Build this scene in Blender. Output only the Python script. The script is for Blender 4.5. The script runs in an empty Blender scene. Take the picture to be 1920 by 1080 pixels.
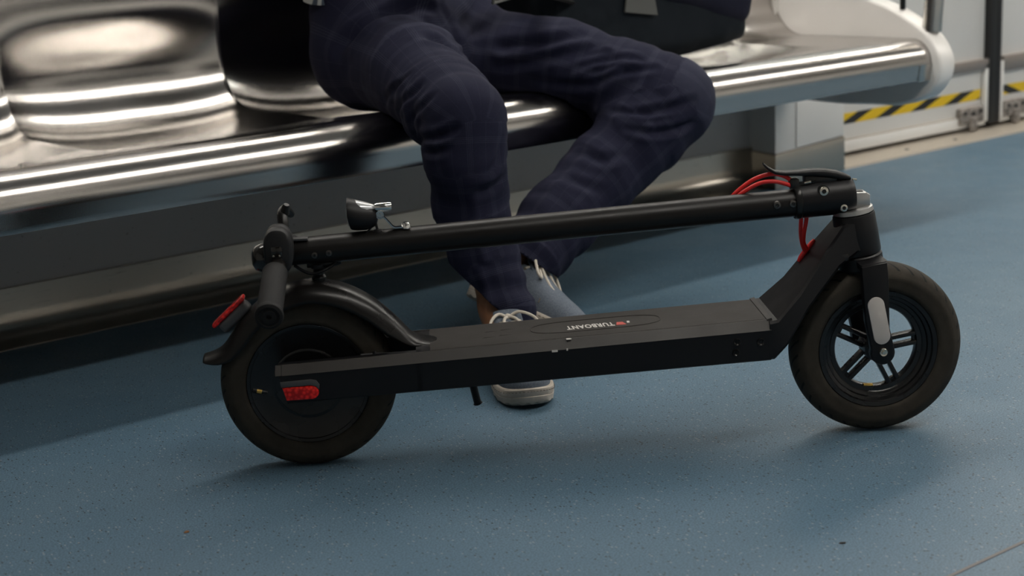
import bpy, bmesh, math, random
import numpy as np
from mathutils import Vector, Matrix, Quaternion

random.seed(7)
scene = bpy.context.scene
COL = scene.collection

# ------------------------------------------------------------------ camera
cam_d = bpy.data.cameras.new('camera')
cam = bpy.data.objects.new('camera', cam_d)
COL.objects.link(cam)
cam_d.sensor_width = 36.0
cam_d.lens = 56.25
cam_d.clip_start = 0.02
Rm = ((0.78561689, -0.18409819, 0.59068939),
      (-0.61706203, -0.16343299, 0.76975588),
      (-0.04517253, -0.96922521, -0.24199572))
cam.matrix_world = Matrix((
    (Rm[0][0], -Rm[0][1], -Rm[0][2], -1.15544696),
    (Rm[1][0], -Rm[1][1], -Rm[1][2], -2.0195098),
    (Rm[2][0], -Rm[2][1], -Rm[2][2], 0.83342693),
    (0, 0, 0, 1)))
cam_d.dof.use_dof = True
cam_d.dof.focus_distance = 2.5
cam_d.dof.aperture_fstop = 4.5
scene.camera = cam

# ------------------------------------------------------------------ world, exposure
w = bpy.data.worlds.new('world')
scene.world = w
w.use_nodes = True
bg = w.node_tree.nodes['Background']
bg.inputs[0].default_value = (0.02, 0.022, 0.025, 1)
bg.inputs[1].default_value = 1.0
vs = scene.view_settings
vs.view_transform = 'Standard'
vs.look = 'None'
vs.gamma = 1.0
vs.use_curve_mapping = False
vs.exposure = 0.0

LAMP_POWER = (25.0, 34.0)       # emission strength of the ceiling strip diffusers
STRIPS = [(0.80, -0.45, 5.6), (-1.30, -0.45, 5.6)]   # y, x0, x1 of the lamp runs

# ------------------------------------------------------------------ helpers
def link(o, parent=None):
    COL.objects.link(o)
    if parent is not None:
        o.parent = parent
    return o

def tag(o, label=None, cat=None, group=None, kind=None):
    if label: o['label'] = label
    if cat: o['category'] = cat
    if group: o['group'] = group
    if kind: o['kind'] = kind
    return o

def mesh(name, verts, faces, mat=None, parent=None, smooth=False, auto=None):
    me = bpy.data.meshes.new(name)
    me.from_pydata([tuple(v) for v in verts], [], [tuple(f) for f in faces])
    me.update()
    if mat: me.materials.append(mat)
    o = link(bpy.data.objects.new(name, me), parent)
    if smooth or auto is not None:
        me.polygons.foreach_set('use_smooth', [True] * len(me.polygons))
        if auto is not None:
            me.set_sharp_from_angle(angle=math.radians(auto))
    return o

def from_bm(name, bm, mat=None, parent=None, auto=35):
    bmesh.ops.recalc_face_normals(bm, faces=bm.faces)
    me = bpy.data.meshes.new(name)
    bm.to_mesh(me); bm.free()
    if mat: me.materials.append(mat)
    me.polygons.foreach_set('use_smooth', [True] * len(me.polygons))
    me.set_sharp_from_angle(angle=math.radians(auto))
    return link(bpy.data.objects.new(name, me), parent)

def empty(name, loc=(0, 0, 0), rz=0.0):
    o = bpy.data.objects.new(name, None)
    o.location = loc
    o.rotation_euler = (0, 0, rz)
    o.empty_display_size = 0.05
    COL.objects.link(o)
    return o

def bm_box(bm, lo, hi, bevel=0.0, seg=2, M=None):
    r = bmesh.ops.create_cube(bm, size=1.0)
    vv = r['verts']
    for v in vv:
        v.co = Vector([lo[i] + (v.co[i] + 0.5) * (hi[i] - lo[i]) for i in range(3)])
    if bevel > 0:
        ed = list({e for v in vv for e in v.link_edges})
        res = bmesh.ops.bevel(bm, geom=ed, offset=bevel, segments=seg, profile=0.5, affect='EDGES')
        vv = [v for v in res['verts']] + [v for v in vv if v.is_valid]
        vv = list(set(vv))
    if M is not None:
        bmesh.ops.transform(bm, matrix=M, verts=vv)

def box(name, lo, hi, mat, parent=None, bevel=0.0, seg=2, M=None):
    bm = bmesh.new()
    bm_box(bm, lo, hi, bevel, seg, M)
    return from_bm(name, bm, mat, parent)

def bm_prism(bm, prof, a0, a1, axis='y', bevel=0.0, seg=2):
    """profile polygon extruded along an axis. axis y: prof=(x,z); x: prof=(y,z); z: prof=(x,y)"""
    def pt(p, a):
        return {'y': (p[0], a, p[1]), 'x': (a, p[0], p[1]), 'z': (p[0], p[1], a)}[axis]
    n = len(prof)
    A = [bm.verts.new(pt(p, a0)) for p in prof]
    B = [bm.verts.new(pt(p, a1)) for p in prof]
    fs = [bm.faces.new(A), bm.faces.new(B[::-1])]
    for i in range(n):
        fs.append(bm.faces.new((A[i], B[i], B[(i + 1) % n], A[(i + 1) % n])))
    bmesh.ops.recalc_face_normals(bm, faces=fs)
    if bevel > 0:
        ed = list({e for f in fs[:2] for e in f.edges})
        bmesh.ops.bevel(bm, geom=ed, offset=bevel, segments=seg, profile=0.5, affect='EDGES')

def prism(name, prof, a0, a1, mat, parent=None, axis='y', bevel=0.0, seg=2, auto=35):
    bm = bmesh.new()
    bm_prism(bm, prof, a0, a1, axis, bevel, seg)
    return from_bm(name, bm, mat, parent, auto)

def frames(P):
    P = [Vector(p) for p in P]
    T = []
    for i in range(len(P)):
        a = P[max(i - 1, 0)]; b = P[min(i + 1, len(P) - 1)]
        T.append((b - a).normalized())
    n = T[0].orthogonal().normalized()
    out = []
    for i in range(len(P)):
        if i > 0:
            q = T[i - 1].rotation_difference(T[i])
            n = q @ n
        n = (n - T[i] * n.dot(T[i])).normalized()
        out.append((P[i], T[i], n, T[i].cross(n)))
    return out

def bm_tube(bm, P, r, seg=12, caps=True):
    fr = frames(P)
    if not hasattr(r, '__len__'): r = [r] * len(P)
    rings = []
    for (p, t, n, b), rr in zip(fr, r):
        rings.append([bm.verts.new(p + (n * math.cos(2 * math.pi * k / seg) + b * math.sin(2 * math.pi * k / seg)) * rr) for k in range(seg)])
    for i in range(len(rings) - 1):
        for k in range(seg):
            bm.faces.new((rings[i][k], rings[i][(k + 1) % seg], rings[i + 1][(k + 1) % seg], rings[i + 1][k]))
    if caps:
        bm.faces.new(rings[0][::-1]); bm.faces.new(rings[-1])

def tube(name, P, r, mat, parent=None, seg=12, auto=40):
    bm = bmesh.new()
    bm_tube(bm, P, r, seg)
    return from_bm(name, bm, mat, parent, auto)

def smooth_path(P, n=6):
    P = [Vector(p) for p in P]
    out = []
    for i in range(len(P) - 1):
        p0 = P[max(i - 1, 0)]; p1 = P[i]; p2 = P[i + 1]; p3 = P[min(i + 2, len(P) - 1)]
        for k in range(n):
            t = k / n
            out.append(0.5 * ((2 * p1) + (p2 - p0) * t + (2 * p0 - 5 * p1 + 4 * p2 - p3) * t * t + (3 * p1 - p0 - 3 * p2 + p3) * t ** 3))
    out.append(P[-1])
    return out

def bm_lathe(bm, prof, c=(0, 0, 0), axis='y', seg=48, M=None, closed=False):
    """prof: (r, h) pairs; axis of revolution"""
    rings = []
    for (r, h) in prof:
        ring = []
        for k in range(seg):
            a = 2 * math.pi * k / seg
            ca, sa = r * math.cos(a), r * math.sin(a)
            p = {'y': (ca, h, sa), 'x': (h, ca, sa), 'z': (ca, sa, h)}[axis]
            p = Vector(p)
            if M is not None: p = M @ p
            ring.append(bm.verts.new(p + Vector(c)))
        rings.append(ring)
    m = len(rings)
    for i in range(m if closed else m - 1):
        A, B = rings[i], rings[(i + 1) % m]
        for k in range(seg):
            bm.faces.new((A[k], A[(k + 1) % seg], B[(k + 1) % seg], B[k]))
    if not closed:
        if prof[0][0] > 1e-6: bm.faces.new(rings[0])
        if prof[-1][0] > 1e-6: bm.faces.new(rings[-1][::-1])
    bmesh.ops.remove_doubles(bm, verts=[v for r in rings for v in r], dist=1e-6)

def lathe(name, prof, mat, parent=None, c=(0, 0, 0), axis='y', seg=48, M=None, closed=False, auto=35):
    bm = bmesh.new()
    bm_lathe(bm, prof, c, axis, seg, M, closed)
    return from_bm(name, bm, mat, parent, auto)

def loft(name, rings, mat, parent=None, caps=True, closed=True, auto=35):
    bm = bmesh.new()
    R = [[bm.verts.new(p) for p in r] for r in rings]
    n = len(R[0])
    for i in range(len(R) - 1):
        for k in range(n if closed else n - 1):
            bm.faces.new((R[i][k], R[i][(k + 1) % n], R[i + 1][(k + 1) % n], R[i + 1][k]))
    if caps:
        bm.faces.new(R[0][::-1]); bm.faces.new(R[-1])
    return from_bm(name, bm, mat, parent, auto)

def rot_to(v):
    """matrix turning +Z onto v"""
    return Vector((0, 0, 1)).rotation_difference(Vector(v)).to_matrix()

# --- implicit surfaces -------------------------------------------------
def sd_cone(P, a, b, ra, rb):
    a = np.array(a, np.float32); b = np.array(b, np.float32)
    ba = b - a
    t = np.clip(((P - a) @ ba) / float(ba @ ba), 0, 1)
    q = P - a - t[..., None] * ba
    return np.sqrt((q * q).sum(-1)) - (ra + (rb - ra) * t)

def sd_ell(P, c, r, M=None):
    q = P - np.array(c, np.float32)
    if M is not None: q = q @ np.array(M, np.float32)
    r = np.array(r, np.float32)
    k0 = np.sqrt(((q / r) ** 2).sum(-1))
    k1 = np.sqrt(((q / (r * r)) ** 2).sum(-1)) + 1e-9
    return k0 * (k0 - 1) / k1

def sd_rbox(P, c, h, r, M=None):
    q = P - np.array(c, np.float32)
    if M is not None: q = q @ np.array(M, np.float32)
    q = np.abs(q) - (np.array(h, np.float32) - r)
    return np.sqrt((np.maximum(q, 0) ** 2).sum(-1)) + np.minimum(q.max(-1), 0) - r

def smin(a, b, k):
    h = np.clip(0.5 + 0.5 * (b - a) / k, 0, 1)
    return b + (a - b) * h - k * h * (1 - h)

def smax(a, b, k):
    return -smin(-a, -b, k)

def sdf_verts(fn, lo, hi, h):
    """naive surface nets"""
    lo = np.array(lo, np.float32); hi = np.array(hi, np.float32)
    n = np.ceil((hi - lo) / h).astype(int) + 1
    ax = [lo[i] + h * np.arange(n[i], dtype=np.float32) for i in range(3)]
    D = np.empty(n, np.float32)
    for i in range(n[0]):
        Y, Z = np.meshgrid(ax[1], ax[2], indexing='ij')
        P = np.stack([np.full_like(Y, ax[0][i]), Y, Z], -1)
        D[i] = fn(P)
    S = D < 0
    cnt = np.zeros(n - 1, np.int16); acc = np.zeros(tuple(n - 1) + (3,), np.float32)
    cor = [(i, j, k) for i in (0, 1) for j in (0, 1) for k in (0, 1)]
    sl = lambda c: tuple(slice(c[i], n[i] - 1 + c[i]) for i in range(3))
    for a in cor:
        for d in range(3):
            if a[d] == 0:
                b = list(a); b[d] = 1
                da, db = D[sl(a)], D[sl(b)]
                x = (S[sl(a)] != S[sl(b)])
                t = np.where(x, da / np.where(x, da - db, 1), 0)
                p = [np.full_like(t, a[i]) for i in range(3)]
                p[d] = t
                acc += np.where(x[..., None], np.stack(p, -1), 0)
                cnt += x
    act = cnt > 0
    idx = -np.ones(n - 1, np.int64)
    idx[act] = np.arange(act.sum())
    cell = np.argwhere(act)
    V = lo + h * (cell + acc[act] / cnt[act][:, None])
    F = []
    for d in range(3):
        e1, e2 = [(1, 2), (2, 0), (0, 1)][d]
        s0 = [slice(1, n[i] - 1) for i in range(3)]; s0[d] = slice(0, n[d] - 1)
        s1 = list(s0); s1[d] = slice(1, n[d])
        A, B = S[tuple(s0)], S[tuple(s1)]
        off = np.array([s.start for s in s0])
        for sign in (True, False):
            q = np.argwhere((A != B) & (A == sign)) + off
            if len(q) == 0: continue
            o1 = np.zeros(3, int); o1[e1] = 1
            o2 = np.zeros(3, int); o2[e2] = 1
            g = lambda r: idx[r[:, 0], r[:, 1], r[:, 2]]
            quad = np.stack([g(q - o1 - o2), g(q - o2), g(q), g(q - o1)], 1)
            if not sign: quad = quad[:, ::-1]
            F.append(quad)
    F = np.concatenate(F)
    return V, F

def np_mesh(name, V, F, mat, parent=None):
    me = bpy.data.meshes.new(name)
    me.vertices.add(len(V)); me.vertices.foreach_set('co', np.ascontiguousarray(V, np.float32).ravel())
    me.loops.add(F.size); me.loops.foreach_set('vertex_index', F.astype(np.int32).ravel())
    me.polygons.add(len(F)); me.polygons.foreach_set('loop_start', np.arange(0, F.size, F.shape[1], dtype=np.int32))
    me.update(calc_edges=True); me.validate()
    me.polygons.foreach_set('use_smooth', [True] * len(me.polygons))
    if mat: me.materials.append(mat)
    return link(bpy.data.objects.new(name, me), parent)

def sdf(name, fn, lo, hi, h, mat, parent=None):
    V, F = sdf_verts(fn, lo, hi, h)
    return np_mesh(name, V, F, mat, parent)

# ------------------------------------------------------------------ materials
def mat(name, col, rough=0.5, metal=0.0, spec=0.5, **kw):
    m = bpy.data.materials.new(name)
    m.use_nodes = True
    b = m.node_tree.nodes['Principled BSDF']
    b.inputs['Base Color'].default_value = (*col, 1)
    b.inputs['Roughness'].default_value = rough
    b.inputs['Metallic'].default_value = metal
    b.inputs['Specular IOR Level'].default_value = spec
    for k, v in kw.items():
        b.inputs[k.replace('_', ' ')].default_value = v
    return m

class NT:
    def __init__(s, m):
        s.t = m.node_tree; s.b = s.t.nodes['Principled BSDF']
    def n(s, typ, **kw):
        x = s.t.nodes.new(typ)
        for k, v in kw.items(): setattr(x, k, v)
        return x
    def l(s, a, b): s.t.links.new(a, b)
    def coord(s, kind='Object', scale=None):
        c = s.n('ShaderNodeTexCoord')
        if scale is None: return c.outputs[kind]
        mp = s.n('ShaderNodeMapping'); mp.inputs['Scale'].default_value = scale
        s.l(c.outputs[kind], mp.inputs['Vector']); return mp.outputs['Vector']
    def noise(s, vec, scale, detail=2.0, rough=0.5):
        x = s.n('ShaderNodeTexNoise'); x.inputs['Scale'].default_value = scale
        x.inputs['Detail'].default_value = detail; x.inputs['Roughness'].default_value = rough
        s.l(vec, x.inputs['Vector']); return x.outputs['Fac']
    def ramp(s, fac, stops):
        r = s.n('ShaderNodeValToRGB'); e = r.color_ramp.elements
        while len(e) < len(stops): e.new(0.5)
        for el, (p, c) in zip(e, stops):
            el.position = p; el.color = (*c, 1) if len(c) == 3 else c
        s.l(fac, r.inputs['Fac']); return r.outputs['Color']
    def mixc(s, fac, a, b, blend='MIX'):
        m = s.n('ShaderNodeMix', data_type='RGBA', blend_type=blend)
        for inp, v in ((m.inputs[0], fac), (m.inputs[6], a), (m.inputs[7], b)):
            if isinstance(v, (int, float)): inp.default_value = v
            elif isinstance(v, tuple): inp.default_value = (*v, 1)
            else: s.l(v, inp)
        return m.outputs[2]
    def math(s, op, a, b=0.0, c=0.0):
        m = s.n('ShaderNodeMath', operation=op)
        for i, v in enumerate((a, b, c)):
            if isinstance(v, (int, float)): m.inputs[i].default_value = v
            else: s.l(v, m.inputs[i])
        return m.outputs[0]
    def bump(s, h, strength=0.2, dist=0.001):
        b = s.n('ShaderNodeBump'); b.inputs['Strength'].default_value = strength
        b.inputs['Distance'].default_value = dist
        s.l(h, b.inputs['Height']); s.l(b.outputs['Normal'], s.b.inputs['Normal'])
    def base(s, c): s.l(c, s.b.inputs['Base Color'])
    def rough(s, f): s.l(f, s.b.inputs['Roughness'])

# floor vinyl: blue with light and dark flecks
M_floor = mat('floor_vinyl', (0.13, 0.2, 0.25), 0.5, spec=0.35)
t = NT(M_floor)
co = t.coord('Object')
big = t.ramp(t.noise(co, 2.2, 3), [(0.3, (0.070, 0.130, 0.186)), (0.7, (0.087, 0.148, 0.202))])
fine = t.ramp(t.noise(co, 380, 2, 0.65), [(0.32, (0.58, 0.58, 0.58)), (0.5, (1, 1, 1)), (0.68, (1.4, 1.4, 1.4))])
c1 = t.mixc(1.0, big, fine, 'MULTIPLY')
def flecks(t, co, scale, thr, size):
    v = t.n('ShaderNodeTexVoronoi'); v.inputs['Scale'].default_value = scale
    t.l(co, v.inputs['Vector'])
    sep = t.n('ShaderNodeSeparateColor'); t.l(v.outputs['Color'], sep.inputs[0])
    pick = t.math('GREATER_THAN', sep.outputs[0], thr)
    near = t.math('LESS_THAN', v.outputs['Distance'], size)
    return t.math('MULTIPLY', pick, near)
st = t.n('ShaderNodeMapping'); st.inputs['Scale'].default_value = (1, 0.55, 1); st.inputs['Rotation'].default_value = (0, 0, 0.3)
t.l(co, st.inputs['Vector'])
dark = flecks(t, st.outputs[0], 270, 0.91, 0.33)
lite = flecks(t, st.outputs[0], 230, 0.88, 0.30)
c2 = t.mixc(dark, c1, (0.012, 0.017, 0.023))
c3 = t.mixc(t.math('MULTIPLY', lite, 0.55), c2, (0.32, 0.33, 0.34))
t.base(c3)
t.rough(t.ramp(t.noise(co, 5, 4), [(0.3, (0.40,) * 3), (0.7, (0.56,) * 3)]))
t.bump(t.noise(co, 420, 1), 0.12, 0.0006)

def steel(name, col, rough, streak=(1, 1, 1), amt=0.06, weave=False):
    m = mat(name, col, rough, 1.0)
    t = NT(m); co = t.coord('Object', streak)
    n = t.noise(co, 30, 5, 0.65)
    t.rough(t.ramp(n, [(0.25, (max(rough - amt, 0.02),) * 3), (0.75, (rough + amt,) * 3)]))
    if weave:
        c2 = t.coord('Object')
        sp = t.n('ShaderNodeSeparateXYZ'); t.l(c2, sp.inputs[0])
        k = 2 * math.pi / 0.0032
        a = t.math('SINE', t.math('MULTIPLY', t.math('ADD', sp.outputs[0], t.math('MULTIPLY', t.math('ADD', sp.outputs[1], sp.outputs[2]), 1.0)), k))
        b = t.math('SINE', t.math('MULTIPLY', t.math('SUBTRACT', sp.outputs[0], t.math('MULTIPLY', t.math('ADD', sp.outputs[1], sp.outputs[2]), 1.0)), k))
        t.bump(t.math('MULTIPLY', a, b), 0.10, 0.0002)
    return m

M_seat = steel('seat_steel', (0.50, 0.475, 0.45), 0.165, (1, 12, 12), 0.03, weave=True)
M_kick = steel('kick_steel', (0.46, 0.425, 0.37), 0.29, (0.3, 20, 20), 0.025)
t = NT(M_kick); co = t.coord('Object')
st = t.ramp(t.noise(co, 22, 5, 0.7), [(0.66, (1, 1, 1)), (0.74, (0.45, 0.42, 0.38))])
t.base(t.mixc(1.0, (0.46, 0.425, 0.37), st, 'MULTIPLY'))
M_pole = steel('pole_steel', (0.55, 0.53, 0.50), 0.22, (8, 8, 1), 0.05)
M_sill = steel('sill_metal', (0.52, 0.47, 0.40), 0.45, (1, 8, 8), 0.08)
NT(M_sill).b.inputs['Metallic'].default_value = 0.6
M_wall = mat('wall_panel_grey', (0.42, 0.42, 0.425), 0.5)
t = NT(M_wall); co = t.coord('Object')
sp = t.ramp(t.noise(co, 130, 3, 0.6), [(0.66, (1, 1, 1)), (0.74, (0.55, 0.52, 0.48))])
t.base(t.mixc(1.0, (0.42, 0.42, 0.425), sp, 'MULTIPLY'))
M_white = mat('white_laminate', (0.74, 0.725, 0.70), 0.35)
t = NT(M_white); co = t.coord('Object')
t.base(t.ramp(t.noise(co, 3, 3), [(0.3, (0.70, 0.685, 0.66)), (0.7, (0.76, 0.745, 0.72))]))
M_endp = mat('end_panel_white', (0.80, 0.775, 0.745), 0.28)
t = NT(M_endp); co = t.coord('Object')
t.base(t.ramp(t.noise(co, 6, 2), [(0.3, (0.77, 0.745, 0.715)), (0.7, (0.82, 0.795, 0.765))]))
M_black_rubber = mat('black_gasket', (0.012, 0.012, 0.012), 0.6)
M_yellow = mat('tape_yellow', (0.78, 0.52, 0.01), 0.5)
M_tapeblack = mat('tape_black', (0.012, 0.012, 0.013), 0.5)
M_grime = mat('bracket_metal', (0.30, 0.27, 0.25), 0.55, 0.5)
t = NT(M_grime); co = t.coord('Object')
t.base(t.ramp(t.noise(co, 90, 4, 0.7), [(0.35, (0.10, 0.085, 0.075)), (0.65, (0.44, 0.40, 0.37))]))
M_glass = mat('screen_glass', (0.85, 0.9, 0.92), 0.03, Transmission_Weight=1.0, IOR=1.45)
NTg = M_glass.node_tree
for n_ in list(NTg.nodes):
    if n_.type != 'OUTPUT_MATERIAL': NTg.nodes.remove(n_)
out_ = [n_ for n_ in NTg.nodes if n_.type == 'OUTPUT_MATERIAL'][0]
tr_ = NTg.nodes.new('ShaderNodeBsdfTransparent'); tr_.inputs[0].default_value = (0.93, 0.96, 0.97, 1)
gl_ = NTg.nodes.new('ShaderNodeBsdfGlossy'); gl_.inputs['Roughness'].default_value = 0.03
fr_ = NTg.nodes.new('ShaderNodeValue'); fr_.outputs[0].default_value = 0.05
mx_ = NTg.nodes.new('ShaderNodeMixShader')
NTg.links.new(fr_.outputs[0], mx_.inputs[0]); NTg.links.new(tr_.outputs[0], mx_.inputs[1]); NTg.links.new(gl_.outputs[0], mx_.inputs[2])
NTg.links.new(mx_.outputs[0], out_.inputs[0])
M_ceil = mat('ceiling_white', (0.36, 0.35, 0.335), 0.5)
M_far = mat('far_wall_panel', (0.62, 0.60, 0.57), 0.45)
M_window = mat('dark_window', (0.008, 0.01, 0.012), 0.05)
M_lamps = []
for nm_, pw_ in zip(('lamp_diffuser_bench', 'lamp_diffuser_aisle'), LAMP_POWER):
    ml = mat(nm_, (0.9, 0.9, 0.9), 0.5)
    b_ = ml.node_tree.nodes['Principled BSDF']
    b_.inputs['Emission Color'].default_value = (1.0, 0.955, 0.88, 1)
    b_.inputs['Emission Strength'].default_value = pw_
    M_lamps.append(ml)
M_frame_w = mat('lamp_frame', (0.6, 0.6, 0.6), 0.4)

# scooter
def black(name, col, rough, bumpamt=0.05, scale=600):
    m = mat(name, col, rough, spec=0.27)
    t = NT(m); co = t.coord('Object')
    t.rough(t.ramp(t.noise(co, 14, 4), [(0.3, (rough - 0.06,) * 3), (0.7, (rough + 0.06,) * 3)]))
    t.bump(t.noise(co, scale, 1), bumpamt, 0.0004)
    return m
M_frame = black('scooter_black_paint', (0.0045, 0.0045, 0.0055), 0.42)
M_tubeb = black('stem_black_anodised', (0.0060, 0.0053, 0.005), 0.38)
M_plast = black('fender_plastic', (0.0055, 0.005, 0.0048), 0.30)
M_gloss = mat('gloss_black', (0.01, 0.009, 0.008), 0.08)
M_grip = black('grip_rubber', (0.0065, 0.0065, 0.007), 0.72, 0.3, 350)
M_house = black('housing_plastic', (0.0075, 0.008, 0.009), 0.5)
M_rim = black('rim_black', (0.0055, 0.0055, 0.006), 0.28)
M_rim.node_tree.nodes['Principled BSDF'].inputs['Specular IOR Level'].default_value = 0.42
M_mat = black('deck_rubber', (0.0165, 0.0140, 0.0118), 0.62, 0.4, 300)
M_strip = black('deck_edge_lit', (0.030, 0.0275, 0.026), 0.45)  # lighter grey paints in the light caught by the deck chamfer
M_chrome = mat('chrome', (0.75, 0.74, 0.72), 0.12, 1.0)
M_alu = steel('cast_aluminium', (0.42, 0.42, 0.415), 0.36, (3, 3, 3), 0.06)
M_bolt = mat('zinc_bolt', (0.62, 0.58, 0.50), 0.25, 1.0)
M_boltd = mat('black_bolt', (0.03, 0.03, 0.03), 0.3, 0.8)
M_boltz = mat('dark_zinc_bolt', (0.10, 0.095, 0.09), 0.3, 0.9)
M_red = mat('red_cable', (0.55, 0.012, 0.011), 0.35)
M_redl = mat('red_reflector', (0.62, 0.006, 0.004), 0.18, Emission_Color=(1, 0.02, 0.01, 1), Emission_Strength=0.0)
t = NT(M_redl); co = t.coord('Object', (1, 1, 1))
v = t.n('ShaderNodeTexVoronoi'); v.inputs['Scale'].default_value = 190; v.feature = 'F1'
t.l(co, v.inputs['Vector'])
t.base(t.ramp(v.outputs['Distance'], [(0.2, (0.75, 0.016, 0.01)), (0.7, (0.30, 0.0, 0.0))]))
M_reflw = mat('white_reflector', (0.46, 0.43, 0.405), 0.4)
M_greyp = mat('grey_plastic', (0.05, 0.05, 0.053), 0.4)
M_brass = mat('brass', (0.55, 0.36, 0.10), 0.3, 1.0)
M_lens = mat('lamp_lens', (0.55, 0.56, 0.57), 0.12, 0.3)
M_print = mat('white_print', (0.55, 0.53, 0.50), 0.6)
M_printr = mat('red_print', (0.45, 0.06, 0.045), 0.6)

M_tire = mat('tire_rubber', (0.040, 0.034, 0.027), 0.75, spec=0.25)
t = NT(M_tire); co = t.coord('Object')
sx = t.n('ShaderNodeSeparateXYZ'); t.l(co, sx.inputs[0])
ang = t.math('ARCTAN2', sx.outputs[2], sx.outputs[0])
ay = t.math('ABSOLUTE', sx.outputs[1])
ph = t.math('ADD', t.math('MULTIPLY', ang, 34), t.math('MULTIPLY', ay, 330))
sw = t.math('SINE', ph)
tread = t.math('LESS_THAN', ay, 0.0215)
gr = t.math('MULTIPLY', t.math('GREATER_THAN', sw, 0.80), tread)
r2 = t.math('SQRT', t.math('ADD', t.math('MULTIPLY', sx.outputs[0], sx.outputs[0]), t.math('MULTIPLY', sx.outputs[2], sx.outputs[2])))
out = t.math('GREATER_THAN', r2, 0.120)
gr = t.math('MULTIPLY', gr, out)
dirt = t.ramp(t.noise(co, 28, 4, 0.65), [(0.3, (0.020, 0.017, 0.013)), (0.75, (0.044, 0.037, 0.028))])
t.base(t.mixc(gr, dirt, (0.006, 0.006, 0.006)))
t.bump(t.math('SUBTRACT', t.math('MULTIPLY', t.noise(co, 300, 2), 0.1), gr), 0.6, 0.002)

# cloth
def cloth(name, c0, c1, rough=0.85, scale=900):
    m = mat(name, c0, rough)
    t = NT(m); co = t.coord('Object')
    t.base(t.ramp(t.noise(co, scale, 2, 0.6), [(0.35, c0), (0.65, c1)]))
    t.b.inputs['Sheen Weight'].default_value = 0.0
    t.b.inputs['Specular IOR Level'].default_value = 0.12
    t.bump(t.noise(co, scale, 2), 0.25, 0.0006)
    return m
M_jacket = cloth('jacket_cloth', (0.004, 0.0045, 0.007), (0.009, 0.009, 0.013))
M_bag = cloth('bag_nylon', (0.0052, 0.0078, 0.0115), (0.0095, 0.0135, 0.0185), 0.7)
M_bag2 = cloth('bag_navy_flap', (0.0080, 0.0090, 0.0190), (0.0135, 0.0150, 0.0290), 0.75)
M_web = cloth('webbing', (0.008, 0.008, 0.009), (0.014, 0.014, 0.016), 0.7)
M_patch = mat('rubber_patch', (0.075, 0.078, 0.075), 0.6)
M_buckle = mat('buckle_plastic', (0.20, 0.20, 0.19), 0.35)
M_shirt = mat('striped_shirt', (0.5, 0.55, 0.6), 0.8)
t = NT(M_shirt); co = t.coord('Object')
wv = t.n('ShaderNodeTexWave'); wv.inputs['Scale'].default_value = 40; t.l(co, wv.inputs['Vector'])
t.base(t.ramp(wv.outputs['Color'], [(0.45, (0.08, 0.11, 0.16)), (0.55, (0.62, 0.65, 0.66))]))
M_skin = mat('skin', (0.36, 0.17, 0.085), 0.5, Subsurface_Weight=0.08)
t = NT(M_skin); co = t.coord('Object')
t.base(t.ramp(t.noise(co, 60, 4), [(0.3, (0.24, 0.105, 0.05)), (0.7, (0.32, 0.15, 0.075))]))
M_hair = mat('hair', (0.012, 0.009, 0.007), 0.5)
M_suede = cloth('shoe_suede', (0.095, 0.115, 0.145), (0.15, 0.172, 0.205), 0.9, 420)
M_sole = mat('shoe_sole', (0.56, 0.50, 0.43), 0.55)
t = NT(M_sole); co = t.coord('Object')
t.base(t.ramp(t.noise(co, 40, 4), [(0.3, (0.36, 0.31, 0.255)), (0.7, (0.50, 0.45, 0.39))]))
M_lace = mat('shoe_lace', (0.55, 0.50, 0.43), 0.8)
M_dark = mat('dark_lining', (0.03, 0.033, 0.04), 0.8)
M_stitch = mat('stitch', (0.12, 0.10, 0.08), 0.8)

# trousers: dark navy with a faint check carried by the 'weave' attribute (metres along and around the leg)
M_trous = mat('trouser_check', (0.014, 0.015, 0.030), 0.82)
t = NT(M_trous)
at = t.n('ShaderNodeAttribute'); at.attribute_name = 'weave'
sp = t.n('ShaderNodeSeparateXYZ'); t.l(at.outputs['Vector'], sp.inputs[0])
def lines(src, period, wd, off=0.0):
    f = t.math('FRACT', t.math('ADD', t.math('DIVIDE', src, period), off))
    return t.math('LESS_THAN', t.math('ABSOLUTE', t.math('SUBTRACT', f, 0.5)), wd)
acc = None
for src in (sp.outputs[0], sp.outputs[1]):
    for (p, wdt, off, amt) in ((0.062, 0.010, 0, 0.6), (0.062, 0.010, 0.05, 0.6), (0.062, 0.010, 0.10, 0.6), (0.062, 0.010, 0.15, 0.5), (0.062, 0.012, 0.55, 0.25)):
        x = t.math('MULTIPLY', lines(src, p, wdt, off), amt)
        acc = x if acc is None else t.math('ADD', acc, x)
co = t.coord('Object')
nz = t.noise(co, 1400, 2, 0.7)
acc = t.math('MULTIPLY', acc, t.math('ADD', t.math('MULTIPLY', nz, 1.2), -0.15))
bc = t.ramp(nz, [(0.3, (0.0064, 0.0073, 0.0185)), (0.7, (0.0148, 0.0157, 0.0365))])
t.base(t.mixc(acc, bc, (0.056, 0.060, 0.092)))
t.b.inputs['Sheen Weight'].default_value = 0.0
t.b.inputs['Specular IOR Level'].default_value = 0.15
t.bump(t.noise(co, 900, 2), 0.25, 0.0006)

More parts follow.
